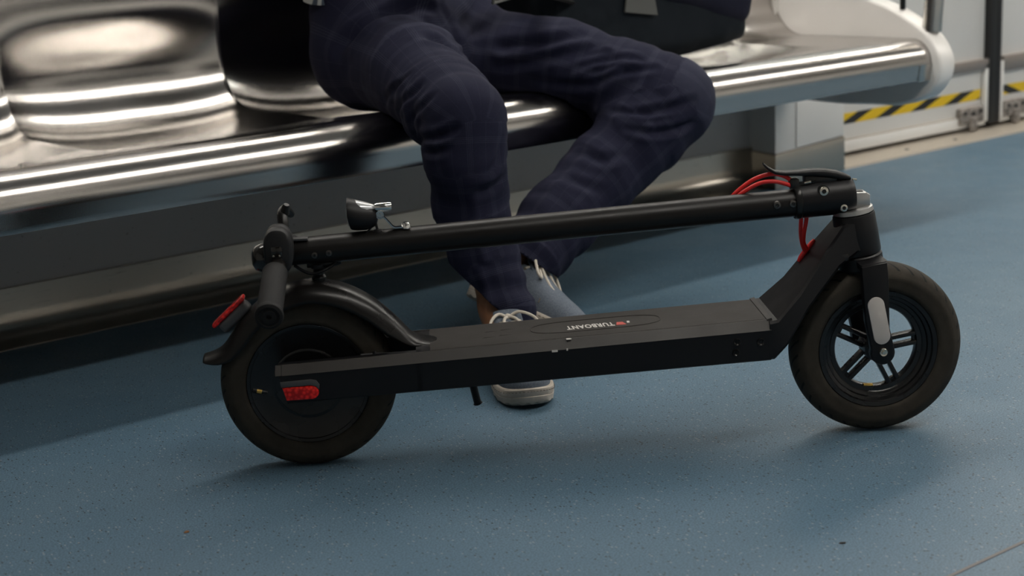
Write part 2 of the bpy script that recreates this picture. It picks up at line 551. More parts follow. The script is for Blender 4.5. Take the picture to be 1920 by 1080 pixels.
# ================================================================== SETTING
X0, X1, Y0, Y1, ZC = -2.4, 6.2, -2.40, 1.06, 2.25
tag(box('floor', (X0, Y0, -0.03), (X1, 1.30, 0.0), M_floor), 'blue speckled vinyl floor of the train', None, kind='structure')
tag(box('ceiling', (X0, Y0, ZC), (X1, 1.30, ZC + 0.04), M_ceil), 'pale train ceiling', kind='structure')
tag(box('wall_back', (X0, Y1, 0.0), (2.072, Y1 + 0.06, ZC), M_wall), 'grey wall panel below and behind the steel bench', kind='structure')
tag(box('wall_front', (X0, Y0 - 0.06, 0.0), (X1, Y0, ZC), M_far), 'opposite side wall of the train', kind='structure')
tag(box('wall_left', (X0 - 0.06, Y0, 0.0), (X0, 1.12, ZC), M_far), 'end wall of the carriage', kind='structure')
tag(box('wall_right', (X1, Y0, 0.0), (X1 + 0.06, 1.12, ZC), M_far), 'far end wall of the carriage', kind='structure')
for i, x in enumerate((-1.7, 0.0, 1.7, 3.4, 5.0)):
    wn = tag(box('window_%d' % (i + 1), (x - 0.62, Y0 - 0.01, 0.95), (x + 0.62, Y0 + 0.008, 1.85), M_window, bevel=0.004), 'dark train window in the opposite wall', kind='structure')
    bm = bmesh.new()
    for lo, hi in (((x - 0.66, Y0, 0.91), (x + 0.66, Y0 + 0.02, 0.95)), ((x - 0.66, Y0, 1.85), (x + 0.66, Y0 + 0.02, 1.89)),
                   ((x - 0.66, Y0, 0.95), (x - 0.62, Y0 + 0.02, 1.85)), ((x + 0.62, Y0, 0.95), (x + 0.66, Y0 + 0.02, 1.85))):
        bm_box(bm, lo, hi, 0.003, 1)
    from_bm('window_frame', bm, M_black_rubber, wn)

# steel kick plate with a coved foot along the wall under the bench
kp = [(1.062, 0.108), (1.050, 0.108), (1.049, 0.060), (1.047, 0.045), (1.041, 0.031), (1.031, 0.020), (1.018, 0.012), (1.003, 0.006), (0.985, 0.002), (0.985, 0.0), (1.062, 0.0)]
tag(prism('baseboard_back', kp, X0, 2.07, M_kick, axis='x', auto=30), 'coved stainless kick plate under the bench', kind='structure')

# pillar between the bench and the door
pil = [(2.072, 1.115), (2.050, 0.952), (2.400, 1.012), (2.43, 1.115)]
wp = tag(prism('wall_pillar', pil, 0.098, ZC, M_white, axis='z', bevel=0.004), 'white wall pillar between bench and door', kind='structure')
prism('kick_plate', [(2.070, 1.115), (2.047, 0.949), (2.402, 1.0095), (2.432, 1.115)], 0.0, 0.0975, M_kick, wp, axis='z', bevel=0.002)
def on_pillar(x, d=0.0):
    f = (x - 2.050) / 0.35
    n = Vector((0.06, -0.35, 0)).normalized()
    return Vector((2.050 + 0.35 * f, 0.952 + 0.06 * f, 0)) + n * d
a = on_pillar(2.150, 0.0035); b = on_pillar(2.392, 0.0035); n = Vector((-0.06, 0.35, 0)).normalized() * 0.003
prism('access_panel', [a[:2], b[:2], (b + n)[:2], (a + n)[:2]], 0.104, 0.40, M_white, wp, axis='z', bevel=0.001)

# door sill
sl = tag(prism('trim_1', [(1.012, 0.0), (1.014, 0.006), (1.02, 0.008), (1.125, 0.018), (1.125, 0.0)], 2.403, X1, M_sill, axis='x'), 'beige metal door sill', kind='structure')
for i in range(14):
    x = 2.5 + i * 0.235
    lathe('screw', [(0.0, 0.0022), (0.006, 0.002), (0.0075, 0.0)], M_boltd if i % 3 else M_sill, sl, c=(x, 1.05, 0.0108), axis='z', seg=12)
# floor seam strip
tag(box('trim_2', (X0, -0.912, 0.0), (X1, -0.907, 0.0008), mat('seam_weld', (0.145, 0.135, 0.135), 0.6)), 'thin pale weld seam in the floor', kind='structure')

# door leaves
def door_leaf(name, x0, x1, slant, label):
    d = tag(box(name, (x0, 1.105, 0.045), (x1, 1.16, ZC - 0.1), M_white, bevel=0.004), label, kind='structure')
    box('skirt', (x0, 1.096, 0.028), (x1, 1.105, 0.062), M_white, d, bevel=0.002)
    box('skirt_lip', (x0, 1.0985, 0.0625), (x1, 1.105, 0.066), M_sill, d)
    # hazard tape, stripe by stripe, 1 mm proud
    z0, z1 = 0.111, 0.143
    p = 0.165
    u = x0 - 0.36
    k = 0
    while u < x1 + 0.3:
        for j, m in ((0, M_yellow), (1, M_tapeblack)):
            s0 = u + j * p * 0.58
            s1 = s0 + p * (0.58 if j == 0 else 0.42)
            sh = 0.085 * slant
            q = [(s0, z0), (s1, z0), (s1 + sh, z1), (s0 + sh, z1)]
            # clip to the leaf
            lo, hi = x0 + 0.012, x1 - 0.018
            q = clip_poly(q, lo, hi)
            if len(q) >= 3:
                prism('tape_stripe', q, 1.1035, 1.1055, m, d, axis='y')
        u += p
    return d
def clip_poly(q, lo, hi):
    for side, lim in ((1, lo), (-1, hi)):
        o = []
        for i in range(len(q)):
            a, b = q[i], q[(i + 1) % len(q)]
            ia, ib = side * (a[0] - lim) >= 0, side * (b[0] - lim) >= 0
            if ia: o.append(a)
            if ia != ib:
                f = (lim - a[0]) / (b[0] - a[0])
                o.append((lim, a[1] + f * (b[1] - a[1])))
        q = o
        if len(q) < 3: return []
    # drop duplicates
    o = []
    for p in q:
        if not o or (abs(p[0] - o[-1][0]) + abs(p[1] - o[-1][1])) > 1e-5: o.append(p)
    return o
d1 = door_leaf('door_1', 2.42, 3.186, 1, 'white train door leaf with hazard tape beside the bench')
d2 = door_leaf('door_2', 3.256, 4.05, -1, 'white train door leaf with hazard tape at the right edge')
# edge strips, gaskets, guide rails, hinge shoes
box('edge_strip', (3.172, 1.088, 0.04), (3.188, 1.105, 0.225), M_white, d1, bevel=0.002)
box('gasket', (3.188, 1.085, 0.03), (3.222, 1.165, ZC - 0.1), M_black_rubber, d1, bevel=0.004)
box('edge_strip', (3.254, 1.088, 0.04), (3.268, 1.105, 0.225), M_white, d2, bevel=0.002)
box('gasket', (3.222, 1.088, 0.03), (3.254, 1.165, ZC - 0.1), M_black_rubber, d2, bevel=0.004)
M_rail = mat('rail_metal', (0.34, 0.30, 0.275), 0.4, 0.7)
box('guide_rail', (2.50, 1.088, 0.205), (3.198, 1.105, 0.240), M_rail, d1, bevel=0.004)
box('guide_rail', (3.268, 1.088, 0.190), (4.05, 1.105, 0.240), M_rail, d2, bevel=0.004)
for d, x in ((d1, 3.045), (d2, 3.272)):
    bm = bmesh.new()
    bm_box(bm, (x, 1.084, 0.042), (x + 0.118, 1.104, 0.092), 0.003)
    bm_box(bm, (x + 0.045, 1.076, 0.018), (x + 0.075, 1.09, 0.062), 0.003)
    sh = from_bm('guide_shoe', bm, M_grime, d)
    for dx, dz in ((0.02, 0.078), (0.06, 0.074), (0.1, 0.078)):
        lathe('bolt', [(0.0, -0.005), (0.006, -0.004), (0.0065, 0.0)], M_boltd, sh, c=(x + dx, 1.084, dz), seg=10)
tag(box('wall_door_surround', (4.05, 1.10, 0.0), (X1, 1.16, ZC), M_white), 'white wall beyond the doors', kind='structure')
tag(box('trim_3', (2.40, 1.09, ZC - 0.1), (4.1, 1.17, ZC), M_white), 'white header above the doors', kind='structure')
# dark track pit behind the leaves, closing the gap at the sill
tag(box('trim_4', (2.40, 1.17, 0.0), (X1, 1.25, ZC), M_black_rubber), 'dark backing behind the door leaves', kind='structure')

# ceiling lamp runs
for i, (y, x0, x1) in enumerate(STRIPS):
    L = 1.5; nn = int(round((x1 - x0) / L))
    L = (x1 - x0) / nn
    for k in range(nn):
        xa = x0 + k * L + 0.01; xb = x0 + (k + 1) * L - 0.01
        fx = empty('ceiling_light', (0, 0, 0))
        tag(fx, '%s long white ceiling light in the run over the %s' % (('first', 'second', 'third', 'last')[min(k, 3)], 'bench' if i == 0 else 'aisle'), 'light', 'ceiling lights over the %s' % ('bench' if i == 0 else 'aisle'))
        box('diffuser', (xa - 0.0098, y - 0.055, ZC - 0.035), (xb + 0.0098, y + 0.055, ZC - 0.012), M_lamps[i], fx, bevel=0.002)
        box('lamp_frame', (xa, y - 0.075, ZC - 0.014), (xb, y + 0.075, ZC - 0.0005), M_frame_w, fx, bevel=0.003)

# ================================================================== BENCH
bench = tag(empty('steel_bench', (0, 0, 0)), 'polished stainless steel train bench with moulded seats and white end panel', 'bench')
PITCH, DIV = 0.47, 0.41
def seat_profile():
    P = []
    def add(y, z, n, wgt): P.append((y, z, n, wgt))
    add(0.500, 0.336, (0, -1), 0); add(0.466, 0.333, (-0.3, -1), 0)
    add(0.4588, 0.3325, (-1, -0.3), 0)
    for f in (0.0, 0.3, 0.6, 0.9, 1.0):
        add(0.4580 - 0.0060 * f, 0.334 + 0.035 * f, (-1, -0.17), 0)
    for k in range(1, 23):
        a = math.radians(183 - 93 * k / 22)
        add(0.51 + 0.058 * math.cos(a), 0.373 + 0.058 * math.sin(a), (math.cos(a), math.sin(a)), 0)
    for k in range(1, 27):
        f = k / 26
        y = 0.51 + 0.355 * f
        s = min(max((y - 0.545) / 0.11, 0), 1)
        add(y, 0.431 - 0.006 * f, (0, 1), s * s * (3 - 2 * s))
    tilt = math.radians(4)
    R = 0.10
    cy, cz = 0.865, 0.425 + R
    for k in range(1, 15):
        a = math.radians(-90) + (math.radians(90) - tilt) * k / 14
        add(cy + R * math.cos(a), cz + R * math.sin(a), (-math.cos(a), -math.sin(a)), 1.0)
    ly, lz = P[-1][0], P[-1][1]
    for k in range(1, 41):
        f = k / 40
        h = 0.37 * f
        bul = -0.008 * (math.exp(-((h - 0.105) / 0.06) ** 2) - math.exp(-(0.105 / 0.06) ** 2) * (1 - f))
        sf = min(max((h - 0.0) / 0.15, 0), 1)
        add(ly + math.sin(tilt) * h + bul, lz + math.cos(tilt) * h, (-math.cos(tilt), math.sin(tilt)), 1.0 - 1.0 * sf * sf * (3 - 2 * sf))
    ly, lz = P[-1][0], P[-1][1]
    for k in range(1, 6):
        a = k / 5 * math.radians(80)
        add(ly + 0.025 * (1 - math.cos(a)), lz + 0.025 * math.sin(a), (-math.cos(a), math.sin(a)), 0.1)
    add(1.056, P[-1][1], (0, 1), 0)
    return P
SP = seat_profile()
def dimple(x):
    if x > 1.82 - 1e-6: return 0.0
    q = ((x - DIV) / PITCH) % 1.0
    a = abs(2 * q - 1)
    return 1 - a ** 3.2
xs = sorted(set([round(v, 4) for v in np.arange(-2.36, 1.82, 0.0115)] + [round(DIV + k * PITCH, 4) for k in range(-5, 4)] + [round(v, 4) for v in np.arange(1.82, 2.066, 0.02)] + [2.066]))
V = []; Fc = []
for x in xs:
    d = dimple(x)
    for (y, z, nn, wg) in SP:
        dep = 0.026 * d * wg
        V.append((x, y - nn[0] * dep, z - nn[1] * dep))
np_ = len(SP)
for i in range(len(xs) - 1):
    for j in range(np_ - 1):
        Fc.append((i * np_ + j, (i + 1) * np_ + j, (i + 1) * np_ + j + 1, i * np_ + j + 1))
sh = mesh('seat_shell', V, Fc, M_seat, bench, auto=42)
sm = sh.modifiers.new('thickness', 'SOLIDIFY'); sm.thickness = 0.003; sm.offset = -1
# cantilever brackets carrying the seat from the wall
for x in (-1.42, -0.04, 1.34, 1.99):
    prism('bracket', [(1.0585, 0.21), (1.0585, 0.355), (0.55, 0.372), (0.55, 0.345)], x - 0.006, x + 0.006, M_wall, bench, axis='x', bevel=0.002)
# white end panel: solid moulded cheek
EP = [(0.95, 0.635), (0.86, 0.582), (0.77, 0.556), (0.674, 0.530), (0.582, 0.502), (0.51, 0.468), (0.462, 0.437), (0.434, 0.400), (0.425, 0.366),
      (0.433, 0.33), (0.456, 0.30), (0.485, 0.281), (0.552, 0.261), (0.637, 0.256), (0.755, 0.250), (0.90, 0.252), (1.058, 0.258), (1.058, 0.86), (1.01, 0.72)]
EPs = [tuple(p) for p in smooth_path([Vector((a, b, 0)) for a, b in EP[:17]], 4)]
EPs = [(p[0], p[1]) for p in EPs] + [EP[17], (1.02, 0.78), EP[18]]
prism('end_panel', EPs, 2.068, 2.128, M_endp, bench, axis='x', bevel=0.010, seg=4, auto=50)
# curved steel closing piece where the front edge runs into the end panel
prism('end_cap', [(0.4495, 0.372), (0.4525, 0.352), (0.4555, 0.331), (0.480, 0.331), (0.480, 0.372)], 2.022, 2.0675, M_pole, bench, axis='x', bevel=0.0012)
# grab pole and glass screen on the end panel
gp = tag(empty('grab_pole', (2.10, 0.478, 0.447)), 'upright stainless grab pole rising from the white bench end panel', 'pole')
pp = smooth_path([(0, 0, 0.0), (0.004, -0.016, 0.3), (0.0, -0.03, 0.7), (0.0, -0.03, 1.2), (0, -0.03, ZC - 0.447)], 6)
tube('tube', pp, 0.0235, M_pole, gp, seg=28)
lathe('collar', [(0.0235, 0.014), (0.0275, 0.012), (0.029, -0.012), (0.0235, -0.014)], M_pole, gp, c=(0, 0, ZC - 0.447 - 0.014), axis='z', seg=24)
gs = tag(empty('glass_screen', (2.098, 0.8, 0.5)), 'clear glass wind screen standing on the bench end panel', 'screen')
box('pane', (-0.004, -0.228, 0.040), (0.004, 0.245, 1.1), M_glass, gs, bevel=0.001, seg=1)
box('edge_trim', (-0.007, -0.238, -0.004), (0.007, -0.2285, 1.1), M_boltd, gs, bevel=0.002)

# ================================================================== SCOOTER
# local frame: x forward, y to the scooter's left (away from the photographer), z up, origin under the rear axle
sc = empty('electric_scooter', (0, 0, 0), math.radians(-34.771))
tag(sc, 'folded black electric kick scooter standing on the blue floor', 'scooter')
WR = 0.132
AX_R = Vector((0.002, 0, WR)); AX_F = Vector((0.863, 0, WR))
HW = 0.075
def zt(x): return 0.1742 + 0.0348 * (x + 0.035)       # deck top
def zb(x): return 0.1205 + 0.0300 * (x - 0.024)       # deck bottom

def capsule2(p, q, r, n=8):
    p = Vector(p); q = Vector(q); d = (q - p).normalized(); a0 = math.atan2(d.y, d.x)
    o = []
    for k in range(n + 1):
        a = a0 + math.pi / 2 + math.pi * k / n
        o.append((p.x + r * math.cos(a), p.y + r * math.sin(a)))
    for k in range(n + 1):
        a = a0 - math.pi / 2 + math.pi * k / n
        o.append((q.x + r * math.cos(a), q.y + r * math.sin(a)))
    return o

# ---- deck: closed box with two arms running back beside the wheel
def deck_sec(x, y0, y1, ch0, ch1, zlo=None, zhi=None):
    b_, t_ = (zb(x) if zlo is None else zlo), (zt(x) if zhi is None else zhi)
    e = 0.002
    return [(x, y0, b_ + e), (x, y0 + e, b_), (x, y1 - e, b_), (x, y1, b_ + e), (x, y1, t_ - ch1), (x, y1 - ch1, t_), (x, y0 + ch0, t_), (x, y0, t_ - ch0 * 1.15)]
CH = 0.0105
deck = loft('deck', [deck_sec(x, -HW, 0.068, CH, CH) for x in (0.165, 0.30, 0.50, 0.688)], M_frame, sc, auto=20)
for s, y0, y1 in ((-1, -HW, -0.046), (1, 0.042, 0.068)):
    c0, c1 = (CH, 0.002) if s < 0 else (0.002, CH)
    rr_ = [deck_sec(x, y0, y1, c0, c1) for x in (-0.036, 0.0, 0.10, 0.172)]
    # slanted rear end
    q = rr_[0]
    rr_[0] = [(-0.036 + 0.010 * max(0.0, 1 - (v[2] - zb(-0.036)) / 0.045), v[1], v[2]) for v in q]
    loft('rear_arm', rr_, M_frame, deck, auto=20)
    # lighter strip along the side's top: the chamfer's highlight put into the colour
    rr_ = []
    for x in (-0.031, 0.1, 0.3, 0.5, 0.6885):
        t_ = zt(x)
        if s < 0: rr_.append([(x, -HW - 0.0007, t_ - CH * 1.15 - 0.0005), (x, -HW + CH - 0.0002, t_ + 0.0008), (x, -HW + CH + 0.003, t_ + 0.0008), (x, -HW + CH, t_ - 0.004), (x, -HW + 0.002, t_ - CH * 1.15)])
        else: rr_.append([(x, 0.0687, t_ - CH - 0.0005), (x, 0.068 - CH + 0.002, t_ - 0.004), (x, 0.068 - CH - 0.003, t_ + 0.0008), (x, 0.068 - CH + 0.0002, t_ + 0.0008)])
    loft('lit_chamfer', rr_, M_strip, deck, auto=15)
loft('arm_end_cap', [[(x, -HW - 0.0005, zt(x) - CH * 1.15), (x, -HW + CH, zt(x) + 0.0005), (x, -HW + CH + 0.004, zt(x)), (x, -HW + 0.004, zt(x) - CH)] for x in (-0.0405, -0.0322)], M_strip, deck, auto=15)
# rubber mat
mt = loft('deck_mat', [[(x, y, zt(x) + h) for (y, h) in ((-0.062, -0.0015), (-0.061, 0.0012), (0.056, 0.0012), (0.057, -0.0015))] for x in (0.186, 0.30, 0.50, 0.683)], M_mat, sc, auto=30)
# raised oval outline on the mat
def on_deck(x, y, h): return (x, y, zt(x) + h)
ov = []
for k in range(49):
    a = 2 * math.pi * k / 48
    ca, sa = math.cos(a), math.sin(a)
    ov.append(on_deck(0.436 + math.copysign(abs(ca) ** 0.5, ca) * 0.098, -0.003 + math.copysign(abs(sa) ** 0.8, sa) * 0.030, 0.0013))
tube('oval_rib', ov, 0.0009, M_mat, mt, seg=6)
for i in range(4):
    for j in range(2):
        x = 0.255 + i * 0.012 + j * 0.004; y = -0.02 + j * 0.03
        box('tread_bar', (x + (0.0 if i % 2 else 0.01), y - 0.003 + i * 0.002, zt(x) + 0.0008), (x + 0.018, y + 0.001 + i * 0.002, zt(x) + 0.0019), M_mat, mt, bevel=0.0003, seg=1)
prism('mat_end_bar', [(0.6835, zt(0.684) - 0.001), (0.6915, zt(0.691) + 0.0005), (0.6905, zt(0.69) + 0.0035), (0.6835, zt(0.684) + 0.002)], -0.066, 0.060, M_strip, deck)
# lettering, reads from the far side
def text_mesh(name, s, size, m, parent, origin, shear=0.0, sx=1.0):
    cu = bpy.data.curves.new(name, 'FONT')
    cu.body = s; cu.size = size; cu.extrude = 0.0002; cu.offset = 0.0007; cu.shear = shear; cu.align_x = 'LEFT'; cu.space_character = 1.12
    tmp = bpy.data.objects.new(name, cu); COL.objects.link(tmp)
    dg = bpy.context.evaluated_depsgraph_get()
    me = bpy.data.meshes.new_from_object(tmp.evaluated_get(dg))
    bpy.data.objects.remove(tmp)
    xs_ = [v.co.x for v in me.vertices]
    wdt = max(xs_) - min(xs_)
    for v in me.vertices:
        lx = (v.co.x - min(xs_)) / wdt * sx
        X = origin[0] - lx; Y = origin[1] - v.co.y
        v.co = (X, Y, zt(X) + 0.0014 + v.co.z)
    me.materials.clear(); me.materials.append(m)
    return link(bpy.data.objects.new(name, me), parent)
text_mesh('lettering', 'TURBOANT', 0.026, M_print, mt, (0.464, -0.002), -0.2, 0.072)
prism('logo_mark', [(0.468, -0.004), (0.477, -0.004), (0.4815, -0.019), (0.466, -0.019)], zt(0.473) + 0.0010, zt(0.473) + 0.0016, M_printr, mt, axis='z')
prism('logo_dot', [(0.4835, -0.002), (0.4875, -0.002), (0.4870, -0.012), (0.4830, -0.012)], zt(0.485) + 0.0010, zt(0.485) + 0.0016, M_print, mt, axis='z')
# small white specks on the deck edge
for (x0, x1, y, z) in ((0.386, 0.3935, -0.0655, 0.0005), (0.3635, 0.372, -0.0769, -0.0125), (0.385, 0.3872, -0.0769, -0.0120)):
    if z > 0:
        box('white_speck', (x0, y - 0.004, zt(x0) + 0.0001), (x1, y + 0.002, zt(x0) + 0.0010), M_print, deck)
    else:
        box('white_speck', (x0, y, zt(x0) + z - 0.002), (x1, y + 0.001, zt(x0) + z + 0.001), M_print, deck)
# side bolts
for (x, z, r) in ((0.637, 0.172, 0.006), (0.672, 0.170, 0.006), (0.635, 0.156, 0.0055)):
    lathe('bolt', [(0.0, 0.002), (0.003, 0.002), (0.0032, -0.0002), (r - 0.001, -0.0015), (r, 0.001), (r, 0.004)], M_boltd, deck, c=(x, -HW - 0.001, z), seg=16)
# side reflector near the rear axle
rf = [(-0.0315, 0.1435), (-0.0265, 0.1245)] + [(0.010 + 0.0110 * math.cos(a), 0.1345 + 0.0100 * math.sin(a) + 0.0003) for a in [math.radians(v) for v in range(-80, 91, 17)]]
rl = prism('side_reflector', rf, -HW - 0.003, -HW + 0.002, M_redl, deck, bevel=0.001)
prism('reflector_mount', [(-0.033, 0.1445), (0.010, 0.1455), (0.0165, 0.1435), (0.0215, 0.1385), (0.0225, 0.146), (0.018, 0.1525), (0.010, 0.1545), (-0.034, 0.1525)], -HW - 0.0025, -HW + 0.002, M_greyp, deck, bevel=0.001)
# brake cable lying between the arm and the fender
bc = tube('brake_cable', [(0.078, -0.038, 0.166), (0.145, -0.040, 0.1665)], 0.0032, M_chrome, sc, seg=10)
tube('brake_cable_sleeve', [(0.083, -0.034, 0.1735), (0.150, -0.034, 0.1735)], 0.0028, M_greyp, bc, seg=10)
tube('cable_clip', [(0.100, -0.0385, 0.165), (0.104, -0.0375, 0.171), (0.104, -0.033, 0.178)], 0.0030, M_frame, bc, seg=8)
# kickstand under the deck
ks = tube('kickstand', smooth_path([(0.245, 0.020, 0.126), (0.247, 0.026, 0.105), (0.252, 0.034, 0.075), (0.254, 0.036, 0.066)], 4), [0.006] * 12 + [0.0075], M_frame, sc, seg=10)
lathe('pivot', [(0.0, -0.012), (0.009, -0.011), (0.009, 0.011), (0.0, 0.012)], M_frame, ks, c=(0.245, 0.020, 0.123), seg=14)

# ---- wheels
def tyre_prof(R, wdt, ri):
    """closed cross-section (r, y)"""
    P = []
    hw = wdt / 2; rc = R - hw * 1.0
    for k in range(0, 25):
        a = math.radians(-112 + 224 * k / 24)
        c_, s_ = math.cos(a), math.sin(a)
        rr = rc + (hw * (abs(c_) ** 0.86) * (1 if c_ >= 0 else -1))
        rid = 0.0014 if abs(abs(a) - math.radians(75)) < 0.1 else 0.0
        P.append((rr, (hw + rid) * math.copysign(abs(s_) ** 0.9, s_)))
    P.append((ri, hw * 0.72)); P.append((ri - 0.002, hw * 0.5)); P.append((ri - 0.002, -hw * 0.5)); P.append((ri, -hw * 0.72))
    return P
def make_tyre(parent):
    o = lathe('tire', tyre_prof(WR, 0.054, 0.090), M_tire, parent, seg=96, closed=True, auto=60)
    return o
# front wheel: rim with five twin spokes
def put(o, v): o.location = v; return o
rimf = [(0.0905, -0.0205), (0.0925, -0.022), (0.0905, -0.0235), (0.0845, -0.0225), (0.083, -0.018), (0.0785, -0.016), (0.077, -0.0125), (0.0725, -0.0115), (0.0705, -0.009), (0.0640, -0.0085), (0.0625, -0.006)]
rimf = rimf + [(r, -y) for (r, y) in rimf[::-1]] + [(0.0905, 0.0)]
fw = put(lathe('front_wheel', rimf, M_rim, sc, seg=80, closed=True, auto=40), AX_F)
make_tyre(fw)
lathe('hub', [(0.0, -0.034), (0.012, -0.034), (0.013, -0.022), (0.020, -0.020), (0.0215, -0.012), (0.0215, 0.012), (0.020, 0.020), (0.013, 0.022), (0.012, 0.034), (0, 0.034)], M_rim, fw, seg=32)
spoke_me = None
for k in range(5):
    a = math.radians(9 + 72 * k)
    if spoke_me is None:
        bm = bmesh.new()
        for s in (-1, 1):
            bm_box(bm, (0.017, -0.0075, s * 0.0072 - 0.0034), (0.0655, 0.0075, s * 0.0072 + 0.0034), 0.0016, 2)
        bm_box(bm, (0.058, -0.004, -0.005), (0.065, 0.004, 0.005), 0.001, 1)
        s_o = from_bm('spoke', bm, M_rim, fw); spoke_me = s_o.data
    else:
        s_o = link(bpy.data.objects.new('spoke', spoke_me), fw)
    s_o.rotation_euler = (0, -a, 0)
va = tube('valve', [(-0.004, -0.004, -0.0625), (-0.019, -0.008, -0.0600)], [0.0028, 0.0022], M_brass, fw, seg=10)
# rear wheel: hub with drum
rimr = [(0.0905, -0.021), (0.0930, -0.0225), (0.0910, -0.0245), (0.0865, -0.0235), (0.0850, -0.016), (0.0815, -0.0125), (0.0800, -0.0075), (0.0690, -0.0070), (0.0675, -0.0165), (0.0655, -0.0190), (0.0625, -0.0190), (0.0610, -0.0150), (0.0585, -0.0140), (0.0565, -0.0195), (0.0530, -0.0215), (0.0495, -0.0215), (0.0475, -0.0150), (0.0250, -0.0150), (0.0230, -0.026), (0.0, -0.026)]
rw = put(lathe('rear_wheel', rimr + [(0.0, 0.026), (0.06, 0.02), (0.086, 0.023), (0.0905, 0.024), (0.0925, 0.0225), (0.0905, 0.021)], M_rim, sc, seg=80, auto=40), AX_R)
make_tyre(rw)
vr = tube('valve', [(-0.083, -0.020, -0.006), (-0.062, -0.020, -0.011)], [0.0035, 0.0025], M_boltd, rw, seg=10)
tube('valve_cap', [(-0.077, -0.0215, -0.0072), (-0.070, -0.0215, -0.0092)], 0.0036, M_brass, rw, seg=10)
# rear axle nuts
for s in (-1, 1):
    lathe('axle_nut', [(0.0, s * 0.008), (0.006, s * 0.008), (0.009, s * 0.006), (0.009, 0.0)], M_boltd, rw, c=(0, s * 0.028, 0), seg=6)

# ---- rear fender
fp = [(0.212, 0.1815), (0.190, 0.1825), (0.172, 0.186), (0.158, 0.1945), (0.139, 0.217), (0.106, 0.249), (0.068, 0.272), (0.029, 0.2825), (-0.003, 0.282), (-0.045, 0.268), (-0.082, 0.241), (-0.105, 0.2115), (-0.119, 0.193), (-0.133, 0.183), (-0.151, 0.1775)]
fwid = [0.012, 0.024, 0.028, 0.031, 0.035, 0.0375, 0.038, 0.038, 0.038, 0.038, 0.038, 0.037, 0.035, 0.031, 0.022]
fdep = [0.0015, 0.003, 0.006, 0.014, 0.024, 0.027, 0.028, 0.028, 0.028, 0.028, 0.028, 0.026, 0.022, 0.014, 0.005]
path = smooth_path([(p[0], 0, p[1]) for p in fp], 4)
idx = np.linspace(0, len(fp) - 1, len(path))
wv_ = np.interp(idx, range(len(fp)), fwid); dv_ = np.interp(idx, range(len(fp)), fdep)
rings = []
for i, (p, tt, n_, b_) in enumerate(frames(path)):
    nrm = Vector((-tt.z, 0, tt.x))
    if nrm.dot(p - AX_R) < 0: nrm = -nrm
    ring = []
    for k in range(17):
        a = math.radians(-86 + 172 * k / 16)
        ring.append(p + Vector((0, wv_[i] * math.copysign(abs(math.sin(a)) ** 0.8, math.sin(a)), 0)) - nrm * dv_[i] * (1 - math.cos(a)) ** 1.1)
    rings.append(ring)
fd = loft('rear_fender', rings, M_plast, sc, caps=False, closed=False, auto=70)
m_ = fd.modifiers.new('thickness', 'SOLIDIFY'); m_.thickness = 0.003; m_.offset = 0
# tail lamp on the fender: red bar in a dark mount
a = Vector((-0.083, 0, 0.2635)); b = Vector((-0.131, 0, 0.2215)); d = (b - a).normalized(); n = Vector((d.z, 0, -d.x)); n = n if n.x < 0 else -n
Mx = Matrix((( d.x, 0, n.x, (a.x + b.x) / 2), (d.y, 1, n.y, 0), (d.z, 0, n.z, (a.z + b.z) / 2), (0, 0, 0, 1)))
tl = box('tail_light', (-0.032, -0.012, -0.0005), (0.032, 0.012, 0.0062), M_redl, fd, bevel=0.0025, seg=3, M=Mx)
box('tail_light_mount', (-0.029, -0.014, -0.018), (0.026, 0.014, -0.0005), M_greyp, fd, bevel=0.006, seg=3, M=Mx)
# hook on the fender that the stem clips to
hk = lathe('fender_hook', [(0.0, -0.013), (0.010, -0.012), (0.011, -0.004), (0.008, 0.000), (0.008, 0.008), (0.011, 0.010), (0.011, 0.016), (0.0, 0.017)], M_frame, sc, c=(0.028, 0.0, 0.293), axis='z', seg=20)
tube('hook_wire', smooth_path([(-0.006, -0.008, 0.310), (0.008, -0.012, 0.301), (0.020, -0.013, 0.297), (0.034, -0.013, 0.300), (0.048, -0.008, 0.306), (0.058, -0.004, 0.313)], 4), 0.0025, M_frame, hk, seg=8)

# ---- neck and head
secs = [((0.6865, 0.1985), (0.6825, 0.1402), 0.0752, 0.0682), ((0.6900, 0.1990), (0.694, 0.1408), 0.0752, 0.0682), ((0.6985, 0.2005), (0.7130, 0.160), 0.074, 0.067), ((0.734, 0.2350), (0.749, 0.211), 0.061, 0.055),
        ((0.778, 0.2930), (0.800, 0.268), 0.044, 0.041), ((0.806, 0.3270), (0.829, 0.285), 0.0335, 0.0335), ((0.826, 0.3340), (0.845, 0.283), 0.030, 0.030)]
rings = []
for (tp, bt, wn_, wf_) in secs:
    c4 = 0.005
    u = (Vector((bt[0], 0, bt[1])) - Vector((tp[0], 0, tp[1])))
    un = u.normalized()
    A = Vector((tp[0], 0, tp[1])); B = Vector((bt[0], 0, bt[1]))
    Yv = Vector((0, 1, 0))
    rings.append([A - Yv * (wn_ - c4), A - Yv * wn_ + un * c4 * 0.6, B - Yv * wn_ - un * c4, B - Yv * (wn_ - c4), B + Yv * (wf_ - c4), B + Yv * wf_ - un * c4, A + Yv * wf_ + un * c4 * 0.6, A + Yv * (wf_ - c4)])
neck = loft('neck', rings, M_frame, sc, auto=28)
steer = (Vector((0.829, 0, 0.341)) - Vector((0.850, 0, 0.205))).normalized()
Ms = rot_to(steer)
top = Vector((0.829, 0, 0.341))
ht = lathe('head_tube', [(0.0, 0.0), (0.0300, 0.0), (0.0315, -0.003), (0.0325, -0.030), (0.0330, -0.058), (0.0325, -0.061), (0.0, -0.061)], M_frame, neck, c=top - steer * 0.001, axis='z', seg=40, M=Ms)
box('cable_port', (0.793, -0.0402, 0.276), (0.812, -0.037, 0.286), M_boltd, neck, bevel=0.001)
